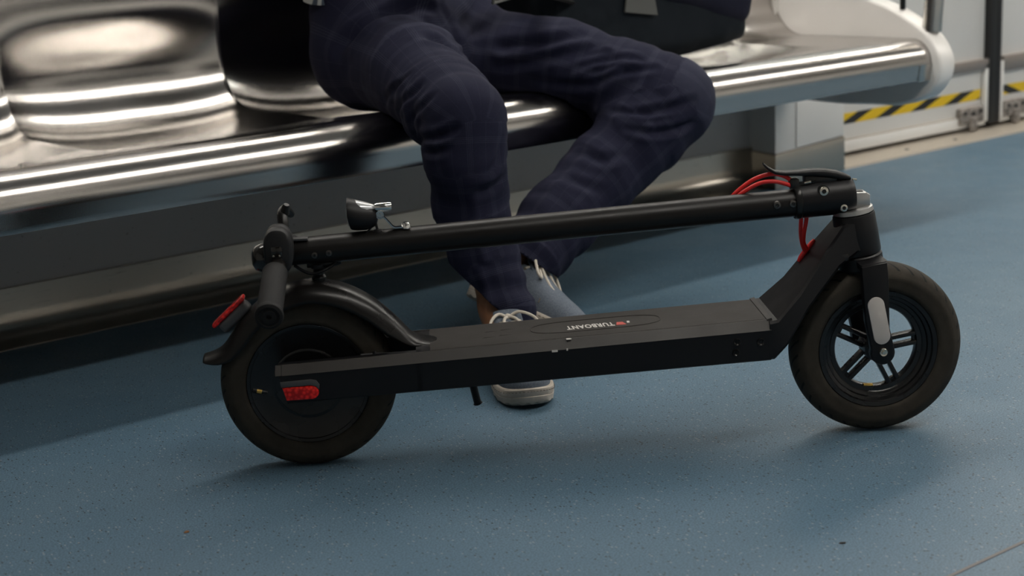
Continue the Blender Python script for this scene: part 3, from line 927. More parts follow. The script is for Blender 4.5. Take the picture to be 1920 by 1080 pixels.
# fork: crown and two blades
bm = bmesh.new()
bm_lathe(bm, [(0.0, -0.0635), (0.031, -0.0635), (0.0335, -0.066), (0.0340, -0.084), (0.031, -0.088), (0.0, -0.088)], c=top, axis='z', seg=32, M=Ms)
bl = [(0.8255, 0.2700), (0.8640, 0.2760), (0.8665, 0.2500), (0.8690, 0.1750)] + [(0.8590 + 0.0185 * math.cos(a), 0.1370 + 0.0185 * math.sin(a)) for a in [math.radians(v) for v in range(20, -201, -20)]] + [(0.8330, 0.185), (0.8280, 0.235)]
for y0, y1 in ((-0.063, -0.046), (0.046, 0.063)):
    bm_prism(bm, bl, y0, y1, 'y', 0.003, 2)
cr = [(0.826, 0.272), (0.8645, 0.278), (0.866, 0.262), (0.8275, 0.262)]
bm_prism(bm, cr, -0.060, 0.060, 'y', 0.004, 2)
fk = from_bm('fork', bm, M_frame, sc)
prism('fork_reflector', capsule2((0.8470, 0.2120), (0.8565, 0.1640), 0.0125, 10), -0.0648, -0.0622, M_reflw, fk, bevel=0.0006)
prism('fork_reflector', capsule2((0.8470, 0.2120), (0.8565, 0.1640), 0.0125, 10), 0.0622, 0.0648, M_reflw, fk, bevel=0.0006)
lathe('axle_bolt', [(0.0, -0.0695), (0.0028, -0.0695), (0.0030, -0.0675), (0.0055, -0.0680), (0.0068, -0.066), (0.0070, -0.062), (0.0, -0.062)], M_bolt, fk, c=(0.8585, 0, 0.1395), seg=18)
tube('axle', [(0.8625, -0.058, WR), (0.8625, 0.058, WR)], 0.0055, M_boltd, fk, seg=14)

# ---- folding hinge
hg = lathe('hinge_base', [(0.0, 0.0085), (0.027, 0.0085), (0.0295, 0.0070), (0.0305, 0.0010), (0.0290, -0.0005), (0.0, -0.0005)], M_alu, sc, c=top, axis='z', seg=40, M=Ms)
lug = [(0.815, 0.346), (0.852, 0.352), (0.8515, 0.3685), (0.8460, 0.3725), (0.826, 0.3730), (0.818, 0.362)]
prism('hinge_lug', lug, -0.013, 0.013, M_alu, hg, bevel=0.003, seg=2)
box('lug_slot', (0.826, -0.0075, 0.3705), (0.842, 0.0075, 0.3742), M_boltd, hg, bevel=0.001)
S0 = Vector((0.744, 0, 0.3632)); S1 = Vector((0.829, 0, 0.3675)); sd = (S1 - S0).normalized()
sl_ = lathe('hinge_sleeve', [(0.0, 0.0), (0.0240, 0.0), (0.0265, 0.0015), (0.0270, 0.010), (0.0270, 0.074), (0.0262, 0.080), (0.0235, 0.0845), (0.0, 0.0850)], M_frame, sc, c=S0, axis='z', seg=44, M=rot_to(sd))
lathe('flange', [(0.0215, -0.0055), (0.0265, -0.0055), (0.0280, -0.003), (0.0280, 0.002), (0.0262, 0.004)], M_boltd, sl_, c=S0, axis='z', seg=40, M=rot_to(sd))
def cyl_bolt(x, z, y, r, m, parent, name='bolt'):
    o = lathe(name, [(0.0, 0.0012), (r * 0.42, 0.0012), (r * 0.46, -0.0016), (r * 0.86, -0.0012), (r, 0.0012), (r, 0.006)], m, parent, c=(x, y, z), seg=18)
    lathe('socket', [(0.0, 0.0002), (r * 0.44, 0.0002), (r * 0.44, 0.0013), (0.0, 0.0013)], M_boltd, o, c=(x, y - 0.0008, z), seg=6)
    return o
cyl_bolt(0.7785, 0.3800, -0.0248, 0.0075, M_bolt, sl_)
lathe('bolt_recess', [(0.0075, -0.0006), (0.0090, -0.0006), (0.0094, 0.004)], M_boltd, sl_, c=(0.7785, -0.0230, 0.3793), seg=20)
cyl_bolt(0.8085, 0.3535, -0.0250, 0.0062, M_bolt, sl_)
# folding lever: slim curved blade above the sleeve
lv = [(0.6935, 0.4215, 0.0022, 0.006), (0.699, 0.4155, 0.003, 0.0085), (0.710, 0.4085, 0.0032, 0.010), (0.725, 0.4060, 0.0035, 0.0115), (0.745, 0.4055, 0.0042, 0.012), (0.765, 0.4050, 0.0058, 0.012), (0.785, 0.4030, 0.0068, 0.012), (0.803, 0.3995, 0.0065, 0.012), (0.816, 0.3960, 0.0050, 0.0110), (0.8235, 0.3940, 0.0026, 0.008)]
rings = []
for (x, z, h, w_) in lv:
    rings.append([(x, w_ * math.copysign(abs(math.sin(a)) ** 0.7, math.sin(a)), z + h * math.copysign(abs(math.cos(a)) ** 0.7, math.cos(a))) for a in [2 * math.pi * k / 16 for k in range(16)]])
fl = loft('folding_lever', rings, M_frame, sc, auto=50)
prism('lever_foot', [(0.754, 0.386), (0.800, 0.388), (0.806, 0.400), (0.754, 0.401)], -0.009, 0.009, M_boltd, fl, bevel=0.002)
tube('lever_pin', [(0.826, -0.004, 0.3920), (0.8330, -0.004, 0.3905)], 0.0016, M_bolt, fl, seg=8)
box('cable_clamp', (0.7315, -0.012, 0.384), (0.7455, 0.006, 0.3985), M_boltd, sl_, bevel=0.003)
tube('latch_wire', [(0.744, -0.010, 0.392), (0.756, -0.011, 0.3925), (0.769, -0.011, 0.395)], 0.0016, M_boltd, sl_, seg=8)
tube('latch_pin', [(0.752, -0.0125, 0.3915), (0.762, -0.0125, 0.3935)], 0.0022, M_bolt, sl_, seg=8)
# ---- stem
T0 = Vector((0.016, 0, 0.3295)); T1 = Vector((0.744, 0, 0.3605)); td = (T1 - T0).normalized()
stem = tube('stem', [T0 + (T1 - T0) * k / 8 for k in range(9)], 0.0209, M_tubeb, sc, seg=44)
cyl_bolt(0.7095, 0.3625, -0.0215, 0.0062, M_boltz, stem); cyl_bolt(0.7335, 0.3635, -0.0215, 0.0060, M_boltz, stem)
cyl_bolt(0.0255, 0.3265, -0.0212, 0.0048, M_boltz, stem); cyl_bolt(0.0465, 0.3285, -0.0212, 0.0048, M_boltz, stem)
lathe('stem_head', [(0.0, 0.0), (0.0185, 0.0), (0.0195, 0.002), (0.0198, 0.033), (0.0, 0.033)], M_tubeb, stem, c=Vector((-0.014, 0, 0.3282)), axis='z', seg=36, M=rot_to(td))
box('cable_cover', (-0.006, -0.014, 0.3475), (0.0165, 0.002, 0.3512), M_greyp, stem, bevel=0.001)
tube('hook_plate', [(0.012, 0.0, 0.3095), (0.040, 0.0, 0.3088), (0.062, 0.0, 0.3105)], [0.006, 0.008, 0.004], M_frame, stem, seg=10)
# red cables: a loop above the stem, then down behind the sleeve into the neck
cb = tube('red_cable', smooth_path([(0.640, 0.017, 0.360), (0.655, 0.013, 0.378), (0.678, 0.008, 0.396), (0.700, 0.003, 0.4045), (0.716, 0.000, 0.4045), (0.730, -0.003, 0.3985), (0.740, -0.005, 0.389)], 6), 0.0032, M_red, sc, seg=12)
tube('red_cable', smooth_path([(0.648, 0.007, 0.366), (0.664, 0.003, 0.380), (0.686, -0.002, 0.3925), (0.706, -0.006, 0.3955), (0.724, -0.007, 0.3915), (0.735, -0.007, 0.387)], 6), 0.0032, M_red, sc, seg=12)
tube('red_cable', smooth_path([(0.754, 0.012, 0.350), (0.7535, 0.014, 0.332), (0.754, 0.018, 0.310), (0.757, 0.022, 0.292), (0.762, 0.024, 0.279)], 6), 0.0031, M_red, sc, seg=12)
tube('red_cable', smooth_path([(0.761, 0.006, 0.350), (0.760, 0.008, 0.330), (0.758, 0.014, 0.310), (0.759, 0.020, 0.294), (0.765, 0.023, 0.282)], 6), 0.0031, M_red, sc, seg=12)
gq = tube('cable_grommet', [(0.7530, 0.030, 0.2625), (0.7570, 0.030, 0.2690), (0.7650, 0.030, 0.2795), (0.7740, 0.030, 0.2905), (0.7780, 0.030, 0.2955)], [0.0025, 0.0042, 0.0046, 0.0042, 0.0025], M_red, neck, seg=10)

# ---- handlebar end
hb = tube('handlebar', smooth_path([(-0.026, -0.100, 0.317), (-0.024, -0.06, 0.3245), (-0.022, 0.0, 0.329), (-0.024, 0.06, 0.3245), (-0.026, 0.100, 0.317)], 5), 0.0125, M_tubeb, sc, seg=20)
for s in (-1, 1):
    g0 = Vector((-0.0275, s * 0.084, 0.3175)); g1 = Vector((-0.0270, s * 0.212, 0.2900)); gd = (g1 - g0).normalized()
    Lg = (g1 - g0).length
    prof = [(0.0, 0.0), (0.0178, 0.0), (0.0185, 0.002)]
    for k in range(1, 22):
        h = Lg * k / 22
        prof.append((0.0176 + 0.0005 * (k % 2), h))
    prof += [(0.0180, Lg - 0.004), (0.0195, Lg - 0.002), (0.0200, Lg + 0.002), (0.0190, Lg + 0.006), (0.0150, Lg + 0.0075), (0.0142, Lg + 0.006), (0.0100, Lg + 0.006), (0.0095, Lg + 0.0075), (0.004, Lg + 0.0075), (0.0035, Lg + 0.004), (0.0, Lg + 0.004)]
    lathe('grip', prof, M_grip, hb, c=g0, axis='z', seg=32, M=rot_to(gd), auto=30)
# thumb throttle housing beside the grip (ring-shaped clamp with an open window)
hous = [[], [], [], [], []]
def oval(cx, cz, rx, rz, n=28, p=2.6):
    o = []
    for k in range(n):
        a = 2 * math.pi * k / n
        ca, sa = math.cos(a), math.sin(a)
        o.append((cx + rx * math.copysign(abs(ca) ** (2 / p), ca), cz + rz * math.copysign(abs(sa) ** (2 / p), sa)))
    return o
rings = []
for (y, sc_) in ((-0.068, 0.80), (-0.0655, 0.94), (-0.060, 1.0), (-0.045, 1.0), (-0.0405, 0.93), (-0.039, 0.93), (-0.036, 1.0), (-0.024, 1.0), (-0.019, 0.9), (-0.017, 0.7)):
    rings.append([(p[0], y, p[1]) for p in oval(-0.0235, 0.3430, 0.0205 * sc_, 0.0345 * sc_)])
th = loft('throttle_housing', rings, M_house, sc, auto=40)
box('slot_cover', (-0.0330, -0.0692, 0.3360), (-0.0160, -0.0600, 0.3530), M_gloss, th, bevel=0.003)
for x in (-0.0290, -0.0205):
    lathe('screw', [(0.0, -0.001), (0.0016, -0.0008), (0.0018, 0.002)], M_bolt, th, c=(x, -0.0694, 0.3390), seg=10)
# glossy display dome on the stem end, facing rearward
dsp = []
Md = rot_to((-1, -0.25, 0.05))
lathe('display', [(0.0, 0.0190), (0.010, 0.0180), (0.0170, 0.0140), (0.0205, 0.0070), (0.0215, 0.000), (0.0215, -0.016), (0.018, -0.024), (0.0, -0.026)], M_gloss, sc, c=(-0.0455, -0.034, 0.3300), axis='z', seg=36, M=Md)
# brake lever pointing up
bl_ = [(-0.016, -0.010, 0.338, 0.007), (-0.0165, -0.004, 0.355, 0.007), (-0.0185, 0.004, 0.372, 0.0080), (-0.0195, 0.014, 0.3840, 0.0080), (-0.0175, 0.030, 0.3880, 0.0068), (-0.0160, 0.055, 0.3830, 0.0058), (-0.0150, 0.080, 0.3740, 0.0055), (-0.0150, 0.098, 0.3670, 0.0060)]
pth = smooth_path([v[:3] for v in bl_], 4)
rr = np.interp(np.linspace(0, len(bl_) - 1, len(pth)), range(len(bl_)), [v[3] for v in bl_])
lvr = tube('brake_lever', pth, list(rr), M_plast, sc, seg=14)
lathe('lever_clamp', [(0.0125, -0.010), (0.0175, -0.009), (0.0185, 0.0), (0.0175, 0.009), (0.0125, 0.010)], M_frame, lvr, c=(-0.0235, 0.012, 0.3300), seg=24)
tube('lever_tip', [(-0.0165, 0.012, 0.384), (-0.0140, 0.010, 0.3930), (-0.0120, 0.008, 0.3985)], [0.0075, 0.0062, 0.0042], M_plast, lvr, seg=10)

# ---- clip-on headlight on the stem
rings = []
for (x, zc, rz, ry) in ((0.0770, 0.3815, 0.0200, 0.0205), (0.0765, 0.3815, 0.0232, 0.0235), (0.0790, 0.3810, 0.0240, 0.0240), (0.0900, 0.3785, 0.0225, 0.0225), (0.1020, 0.3760, 0.0200, 0.0195), (0.1120, 0.3750, 0.0165, 0.0155), (0.1185, 0.3755, 0.0125, 0.0110), (0.1205, 0.3760, 0.006, 0.006)):
    rings.append([(x + (0.004 * max(0, -math.cos(a)) if x < 0.082 else 0), ry * math.sin(a), zc + rz * math.cos(a)) for a in [2 * math.pi * k / 28 for k in range(28)]])
hl = loft('headlight', rings, M_frame, sc, auto=40)
lathe('front_lens', [(0.0, -0.0035), (0.012, -0.0025), (0.0195, 0.0)], M_lens, hl, c=(0.0775, 0, 0.3815), axis='x', seg=28)
rings = []
for (x, w_, z, h) in ((0.0880, 0.0100, 0.3945, 0.0070), (0.0910, 0.0135, 0.3925, 0.0085), (0.0980, 0.0150, 0.3895, 0.0095), (0.1060, 0.0130, 0.3880, 0.0085), (0.1140, 0.0080, 0.3875, 0.0060), (0.1190, 0.0030, 0.3880, 0.0030)):
    rings.append([(x, w_ * math.cos(a), z + h * math.sin(a)) for a in [2 * math.pi * k / 16 for k in range(16)]])
loft('top_lens', rings, M_lens, hl, auto=40)
lathe('chrome_cap', [(0.0, 0.0), (0.0055, 0.0), (0.0066, 0.003), (0.0068, 0.022), (0.0058, 0.0245), (0.0, 0.025)], M_chrome, hl, c=(0.1170, -0.004, 0.3895), axis='x', seg=24)
box('mount_block', (0.1120, -0.006, 0.372), (0.1290, 0.006, 0.3865), M_frame, hl, bevel=0.002)
def strap(P, wy, th_):
    rings = []
    for (p, tt, n_, b_) in frames(P):
        nn_ = Vector((-tt.z, 0, tt.x))
        rings.append([p + nn_ * th_ + Vector((0, wy, 0)), p + nn_ * th_ - Vector((0, wy, 0)), p - nn_ * th_ - Vector((0, wy, 0)), p - nn_ * th_ + Vector((0, wy, 0))])
    return rings
br = loft('bracket', strap([Vector(v) for v in ((0.1245, -0.005, 0.3770), (0.1285, -0.005, 0.3755), (0.1335, -0.005, 0.3700), (0.1410, -0.005, 0.3605), (0.1450, -0.005, 0.3580), (0.1530, -0.005, 0.3582), (0.1660, -0.005, 0.3588))], 0.0045, 0.0010), M_chrome, hl, auto=25)
lathe('pivot_ring', [(0.0, -0.0035), (0.0024, -0.0035), (0.0026, -0.0015), (0.0042, -0.0015), (0.0046, -0.0030), (0.0062, -0.0030), (0.0066, 0.0), (0.0, 0.0)], M_chrome, hl, c=(0.1240, -0.0065, 0.3785), seg=20)
lathe('bracket_bolt', [(0.0, 0.0055), (0.0045, 0.0045), (0.0065, 0.0015), (0.0065, -0.0045), (0.0, -0.0045)], M_chrome, hl, c=(0.1610, -0.005, 0.3605), axis='z', seg=18)
tube('strut', [(0.1165, -0.004, 0.3680), (0.1060, -0.006, 0.3555), (0.1005, -0.008, 0.3490)], 0.0016, M_frame, hl, seg=8)
tube('strut', [(0.1165, -0.004, 0.3690), (0.1190, -0.005, 0.3560), (0.1195, -0.006, 0.3525)], 0.0020, M_frame, hl, seg=8)
lathe('strut_foot', [(0.0, 0.002), (0.006, 0.0015), (0.0075, -0.001), (0.0075, -0.004), (0.0, -0.004)], M_frame, hl, c=(0.1195, -0.004, 0.3545), axis='z', seg=14)

# ================================================================== PERSON
def cone_prims(chain, k=0.02):
    """chain of (x,y,z,r) -> cone primitives"""
    return [(chain[i], chain[i + 1], k) for i in range(len(chain) - 1)]

def prims_mesh(prims, lo, hi, h, post=None):
    """smooth union of tapered capsules, evaluated sparsely"""
    lo = np.array(lo, np.float32); hi = np.array(hi, np.float32)
    n = np.ceil((hi - lo) / h).astype(int) + 1
    ax = [lo[i] + h * np.arange(n[i], dtype=np.float32) for i in range(3)]
    D = np.full(n, 0.05, np.float32)
    for (a, b, k) in prims:
        m = max(a[3], b[3]) + 0.05
        s = []
        for i in range(3):
            l0 = min(a[i], b[i]) - m; h0 = max(a[i], b[i]) + m
            s.append(slice(max(int((l0 - lo[i]) / h), 0), min(int((h0 - lo[i]) / h) + 2, n[i])))
        if any(q.start >= q.stop for q in s): continue
        P = np.stack(np.meshgrid(ax[0][s[0]], ax[1][s[1]], ax[2][s[2]], indexing='ij'), -1)
        d = sd_cone(P, a[:3], b[:3], a[3], b[3])
        D[tuple(s)] = smin(D[tuple(s)], d, k)
    if post is not None:
        D = post(D, ax)
    it = iter(range(n[0]))
    return sdf_verts(lambda P: D[next(it)], lo, lo + h * (n - 1) - 1e-4 * h, h)

def vnoise(P, seed=0):
    """cheap trilinear value noise on an (n,3) array, in -1..1"""
    I = np.floor(P).astype(np.int64); f = P - I; f = f * f * (3 - 2 * f)
    def hsh(i, j, k):
        v = (i * 374761393 + j * 668265263 + k * 2147483647 + seed * 1274126177) & 0x7fffffff
        v = ((v ^ (v >> 13)) * 1274126177) & 0x7fffffff
        return ((v ^ (v >> 16)) & 0xffff) / 32767.5 - 1
    r = 0
    for a in (0, 1):
        for b in (0, 1):
            for c in (0, 1):
                w_ = (f[:, 0] if a else 1 - f[:, 0]) * (f[:, 1] if b else 1 - f[:, 1]) * (f[:, 2] if c else 1 - f[:, 2])
                r = r + w_ * hsh(I[:, 0] + a, I[:, 1] + b, I[:, 2] + c)
    return r

person = tag(empty('person', (0.70, 0.45, 0.0)), 'seated person in dark navy checked trousers and grey-blue sneakers, ankles crossed', 'person')
PO = Vector((0.70, 0.45, 0.0))
def shift(o):
    """geometry was written in world coordinates: keep it there under the person's empty"""
    o.matrix_parent_inverse = Matrix.Translation(-PO)
    return o

hipR = (0.625, 0.705, 0.512); hipL = (0.830, 0.705, 0.508)
kneeR = (0.495, 0.250, 0.445); kneeL = (1.078, 0.338, 0.401)
ankR = (0.536, 0.228, 0.085); ankL = (0.662, 0.345, 0.135)
legR = [(*hipR, 0.098), (0.575, 0.50, 0.500, 0.090), (0.518, 0.33, 0.462, 0.078), (*kneeR, 0.071), (0.487, 0.238, 0.375, 0.067), (0.500, 0.246, 0.290, 0.063), (0.518, 0.236, 0.19, 0.057), (0.520, 0.200, 0.10, 0.055), (0.514, 0.185, 0.05, 0.055)]
legL = [(*hipL, 0.098), (0.955, 0.525, 0.478, 0.088), (1.030, 0.400, 0.434, 0.084), (*kneeL, 0.086), (1.010, 0.350, 0.345, 0.084), (0.905, 0.360, 0.270, 0.076), (0.790, 0.350, 0.205, 0.072), (0.700, 0.335, 0.155, 0.066), (0.655, 0.325, 0.125, 0.062)]
pel = [((0.615, 0.735, 0.525, 0.115), (0.835, 0.735, 0.525, 0.115), 0.05), ((0.64, 0.775, 0.62, 0.105), (0.80, 0.775, 0.62, 0.105), 0.05), ((0.645, 0.795, 0.72, 0.10), (0.795, 0.795, 0.72, 0.10), 0.05),
       ((0.722, 0.635, 0.525, 0.070), (0.722, 0.72, 0.60, 0.09), 0.06)]
tp = pel + cone_prims(legR, 0.03) + cone_prims(legL, 0.03)
V, Fq = prims_mesh(tp, (0.36, 0.08, 0.02), (1.22, 0.96, 0.80), 0.0052)
V = V.astype(np.float64)

def vnormals(V, F):
    a, b, c, d = V[F[:, 0]], V[F[:, 1]], V[F[:, 2]], V[F[:, 3]]
    fn_ = np.cross(c - a, d - b)
    N = np.zeros_like(V)
    for k in range(4): np.add.at(N, F[:, k], fn_)
    return N / (np.linalg.norm(N, axis=1, keepdims=True) + 1e-12)
N = vnormals(V, Fq)
# limb coordinates: s along, phi around
def limb(V, chain, ref):
    best = np.full(len(V), 9.0); S = np.zeros(len(V)); A = np.zeros(len(V)); Rr = np.zeros(len(V))
    s0 = 0.0
    for i in range(len(chain) - 1):
        a = np.array(chain[i][:3]); b = np.array(chain[i + 1][:3]); ba = b - a; L = np.linalg.norm(ba); u = ba / L
        t_ = np.clip(((V - a) @ u) / L, 0, 1)
        q = V - a - t_[:, None] * ba
        d_ = np.linalg.norm(q, axis=1) - (chain[i][3] + (chain[i + 1][3] - chain[i][3]) * t_)
        e1 = ref - u * (ref @ u); e1 /= np.linalg.norm(e1); e2 = np.cross(u, e1)
        ph_ = np.arctan2(q @ e2, q @ e1)
        m = d_ < best
        best[m] = d_[m]; S[m] = s0 + t_[m] * L; A[m] = ph_[m]
        s0 += L
    return best, S, A
bR, sR, aR = limb(V, legR, np.array((0.0, -0.5, 1.0)))
bL, sL, aL = limb(V, legL, np.array((0.0, -0.5, 1.0)))
right = bR < bL
S = np.where(right, sR, sL); A = np.where(right, aR, aL)
def lenk(ch, n): return sum((Vector(ch[i + 1][:3]) - Vector(ch[i][:3])).length for i in range(n))
KS = np.where(right, lenk(legR, 3), lenk(legL, 3))
ES = np.where(right, lenk(legR, 8), lenk(legL, 8))
dk = S - KS
disp = np.zeros(len(V))
# inner side of the bent knees: sharp transverse folds
for ch, msk, seed in ((legR, right, 1), (legL, ~right, 2)):
    k = np.array(ch[3][:3]); h_ = np.array(ch[1][:3]) - k; f_ = np.array(ch[5][:3]) - k
    ins = h_ / np.linalg.norm(h_) + f_ / np.linalg.norm(f_); ins /= np.linalg.norm(ins)
    side = np.clip((N @ ins) * 0.8 + 0.45, 0, 1)
    wgt = np.exp(-(dk / 0.085) ** 2) * side * msk
    wob = vnoise(V * 14, seed) * 1.6
    disp += wgt * (-0.004 + 0.0075 * np.abs(np.sin(dk / 0.021 * math.pi / 2 + wob)) ** 0.8)
    # drape above the knee: shallower slanting folds
    wgt = np.exp(-((dk + 0.10) / 0.10) ** 2) * np.clip(0.35 + side, 0, 1) * msk
    disp += wgt * 0.0032 * np.sin(dk / 0.026 * math.pi + A * 2.2 + vnoise(V * 10, seed + 5) * 2.2)
    # below the knee
    wgt = np.exp(-((dk - 0.16) / 0.10) ** 2) * msk
    disp += wgt * 0.0028 * np.sin(dk / 0.045 * math.pi + A * 1.6 + vnoise(V * 8, seed + 9) * 2.5)
    # break above the hem
    wgt = np.exp(-((S - ES + 0.07) / 0.06) ** 2) * msk
    disp += wgt * 0.0035 * np.sin((S - ES) / 0.03 * math.pi + A * 1.2 + vnoise(V * 9, seed + 13) * 2)
# long folds fanning out from the crotch along the thighs
cr = np.array((0.715, 0.56, 0.50))
rad = V - cr
dist = np.linalg.norm(rad, axis=1)
fan = np.arctan2(rad[:, 2] + 0.1 * vnoise(V * 6, 21), np.abs(rad[:, 0]) + 1e-6)
wgt = np.exp(-((dist - 0.15) / 0.08) ** 2)
disp += wgt * 0.0022 * np.sin(fan * 13 + vnoise(V * 7, 31) * 1.5)
# fly and inseam crease
xc = 0.718
disp -= 0.006 * np.exp(-((V[:, 0] - xc) / 0.007) ** 2) * (V[:, 2] > 0.47) * np.clip(-N[:, 1] + 0.4, 0, 1)
# ironed crease down the shins
for msk, a0 in ((right, 0.9), (~right, 0.2)):
    da = np.angle(np.exp(1j * (A - a0)))
    disp += msk * 0.0045 * np.exp(-(da / 0.16) ** 2) * np.clip((dk - 0.05) / 0.1, 0, 1)
FOLDS = [
 (0.010, 0.011, [(0.732, 0.53, 0.544), (0.83, 0.554, 0.525), (0.883, 0.489, 0.532), (0.94, 0.45, 0.541)]),
 (0.009, 0.010, [(0.815, 0.562, 0.486), (0.854, 0.51, 0.493), (0.886, 0.464, 0.505), (0.956, 0.413, 0.517)]),
 (0.005, 0.007, [(0.888, 0.457, 0.489), (0.946, 0.409, 0.505), (0.971, 0.381, 0.507)]),
 (0.006, 0.007, [(0.908, 0.433, 0.481), (0.956, 0.385, 0.496), (1.003, 0.336, 0.494)]),
 (0.005, 0.006, [(0.925, 0.411, 0.469), (0.965, 0.359, 0.485)]),
 (0.006, 0.007, [(0.934, 0.39, 0.457), (0.971, 0.342, 0.474), (1.016, 0.31, 0.476)]),
 (0.005, 0.009, [(0.859, 0.504, 0.458), (0.91, 0.432, 0.446), (0.949, 0.362, 0.457)]),
 (0.016, 0.013, [(0.512, 0.675, 0.539), (0.53, 0.655, 0.57), (0.56, 0.636, 0.593), (0.61, 0.632, 0.609), (0.658, 0.624, 0.617), (0.713, 0.59, 0.615)]),
 (0.010, 0.011, [(0.553, 0.433, 0.577), (0.573, 0.405, 0.563), (0.591, 0.377, 0.542)]),
 (0.009, 0.007, [(0.428, 0.288, 0.413), (0.421, 0.217, 0.426), (0.439, 0.193, 0.441)]),
 (0.006, 0.007, [(0.42, 0.272, 0.398), (0.415, 0.228, 0.399), (0.425, 0.202, 0.406)]),
 (0.005, 0.007, [(0.478, 0.472, 0.461), (0.456, 0.392, 0.498), (0.459, 0.355, 0.521)]),
 (0.006, 0.007, [(0.449, 0.387, 0.453), (0.436, 0.322, 0.488), (0.447, 0.302, 0.507)]),
 (0.005, 0.007, [(0.432, 0.321, 0.443), (0.424, 0.266, 0.477), (0.434, 0.245, 0.494)]),
 (0.008, 0.008, [(0.931, 0.343, 0.396), (0.955, 0.296, 0.395), (1.015, 0.263, 0.403), (1.056, 0.248, 0.413)]),
 (0.009, 0.008, [(0.929, 0.302, 0.37), (0.961, 0.272, 0.359), (1.014, 0.257, 0.359), (1.058, 0.251, 0.367)]),
 (0.005, 0.006, [(0.928, 0.319, 0.383), (0.958, 0.282, 0.378), (0.998, 0.263, 0.38)]),
 (0.005, 0.008, [(0.518, 0.173, 0.409), (0.505, 0.165, 0.378), (0.481, 0.166, 0.354)]),
 (0.005, 0.009, [(0.524, 0.176, 0.346), (0.495, 0.171, 0.332), (0.461, 0.18, 0.325)]),
 (0.005, 0.010, [(0.837, 0.352, 0.324), (0.862, 0.302, 0.315), (0.904, 0.287, 0.321)]),
 (0.005, 0.010, [(0.775, 0.345, 0.286), (0.805, 0.301, 0.276), (0.843, 0.283, 0.257)])]
for amp, wd_, pl in FOLDS:
    pl = np.array([tuple(v) for v in smooth_path(pl, 5)])
    nearby = np.where((V > pl.min(0) - 0.06).all(1) & (V < pl.max(0) + 0.06).all(1))[0]
    if len(nearby) == 0: continue
    Pn = V[nearby]
    best = np.full(len(Pn), 9.0); tt_ = np.zeros(len(Pn))
    for i in range(len(pl) - 1):
        a = pl[i]; ba = pl[i + 1] - a
        t_ = np.clip(((Pn - a) @ ba) / (ba @ ba), 0, 1)
        d_ = np.linalg.norm(Pn - a - t_[:, None] * ba, axis=1)
        m = d_ < best; best[m] = d_[m]; tt_[m] = (i + t_[m]) / (len(pl) - 1)
    env = np.sin(np.clip(tt_ * 0.9 + 0.05, 0, 1) * math.pi) ** 0.6
    g = best / wd_
    disp[nearby] += env * amp * (-np.exp(-g ** 2) + 0.42 * np.exp(-((g - 1.9) / 0.9) ** 2))
disp += 0.0008 * vnoise(V * 45, 3) + 0.0014 * vnoise(V * 18, 4)
V = V + N * disp[:, None]
# the cloth does not pass through the seat
def seat_z(X, Y):
    q = ((X - DIV) / PITCH) % 1.0
    d_ = np.where(X > 1.82, 0, 1 - np.abs(2 * q - 1) ** 3.2)
    f = np.clip((Y - 0.51) / 0.355, 0, 1)
    s_ = np.clip((Y - 0.545) / 0.11, 0, 1); s_ = s_ * s_ * (3 - 2 * s_)
    z = 0.431 - 0.006 * f - 0.026 * d_ * s_
    front = 0.373 + np.sqrt(np.maximum(0.058 ** 2 - (Y - 0.51) ** 2, 0))
    cove = 0.525 - np.sqrt(np.maximum(0.1 ** 2 - np.clip(Y - 0.865, 0, 0.099) ** 2, 0))
    return np.where(Y < 0.51, front, np.where(Y > 0.865, np.maximum(z, cove), z))
def clear_seat(V, gap):
    m = (V[:, 1] > 0.4525) & (V[:, 2] > 0.34) & (V[:, 1] < 0.95)
    zz = seat_z(V[m, 0], V[m, 1]) + gap
    V[m, 2] = np.maximum(V[m, 2], zz)
    m = (V[:, 1] > 0.44) & (V[:, 1] < 0.478) & (V[:, 2] > 0.32) & (V[:, 2] < 0.426)
    fy = np.where(V[m, 2] > 0.373, 0.51 - np.sqrt(np.maximum(0.058 ** 2 - (V[m, 2] - 0.373) ** 2, 0)), 0.452)
    V[m, 1] = np.minimum(V[m, 1], fy - gap - 0.004)
    return V
V = clear_seat(V, 0.002)
tr = np_mesh('trousers', V, Fq, M_trous, person); shift(tr)
att = tr.data.attributes.new('weave', 'FLOAT_VECTOR', 'POINT')
if len(tr.data.vertices) == len(V):
    Rad = np.where(right, 0.075, 0.08)
    # plain projected coordinates on the pelvis, limb coordinates on the legs
    W = np.stack([A * Rad, S, np.zeros(len(V))], 1)
    att.data.foreach_set('vector', W.astype(np.float32).ravel())
# cut the hems and the waist, then give the cloth thickness
bm = bmesh.new(); bm.from_mesh(tr.data)
for which, co_, no_ in (('right', (0.517, 0.200, 0.108), (-0.62, 0.36, -0.75)), ('left', (0.692, 0.338, 0.150), (-0.55, 0.25, -0.75)), ('waist', (0.7, 0.8, 0.70), (0, 0, 1))):
    co_ = Vector(co_); no_ = Vector(no_).normalized()
    if which == 'waist': vs_ = list(bm.verts)
    elif which == 'right': vs_ = [v for v in bm.verts if v.co.x < 0.615 and v.co.z < 0.25]
    else: vs_ = [v for v in bm.verts if v.co.z < 0.30 and v.co.x > 0.58 and not (v.co.x < 0.615 and v.co.y < 0.29)]
    vset = set(vs_)
    geom = vs_ + [e for e in bm.edges if e.verts[0] in vset and e.verts[1] in vset] + [f for f in bm.faces if all(v in vset for v in f.verts)]
    bmesh.ops.bisect_plane(bm, geom=geom, dist=1e-5, plane_co=co_, plane_no=no_, clear_outer=True)
bm.to_mesh(tr.data); bm.free()
m_ = tr.modifiers.new('cloth', 'SOLIDIFY'); m_.thickness = 0.0022; m_.offset = -1
tr.data.polygons.foreach_set('use_smooth', [True] * len(tr.data.polygons))

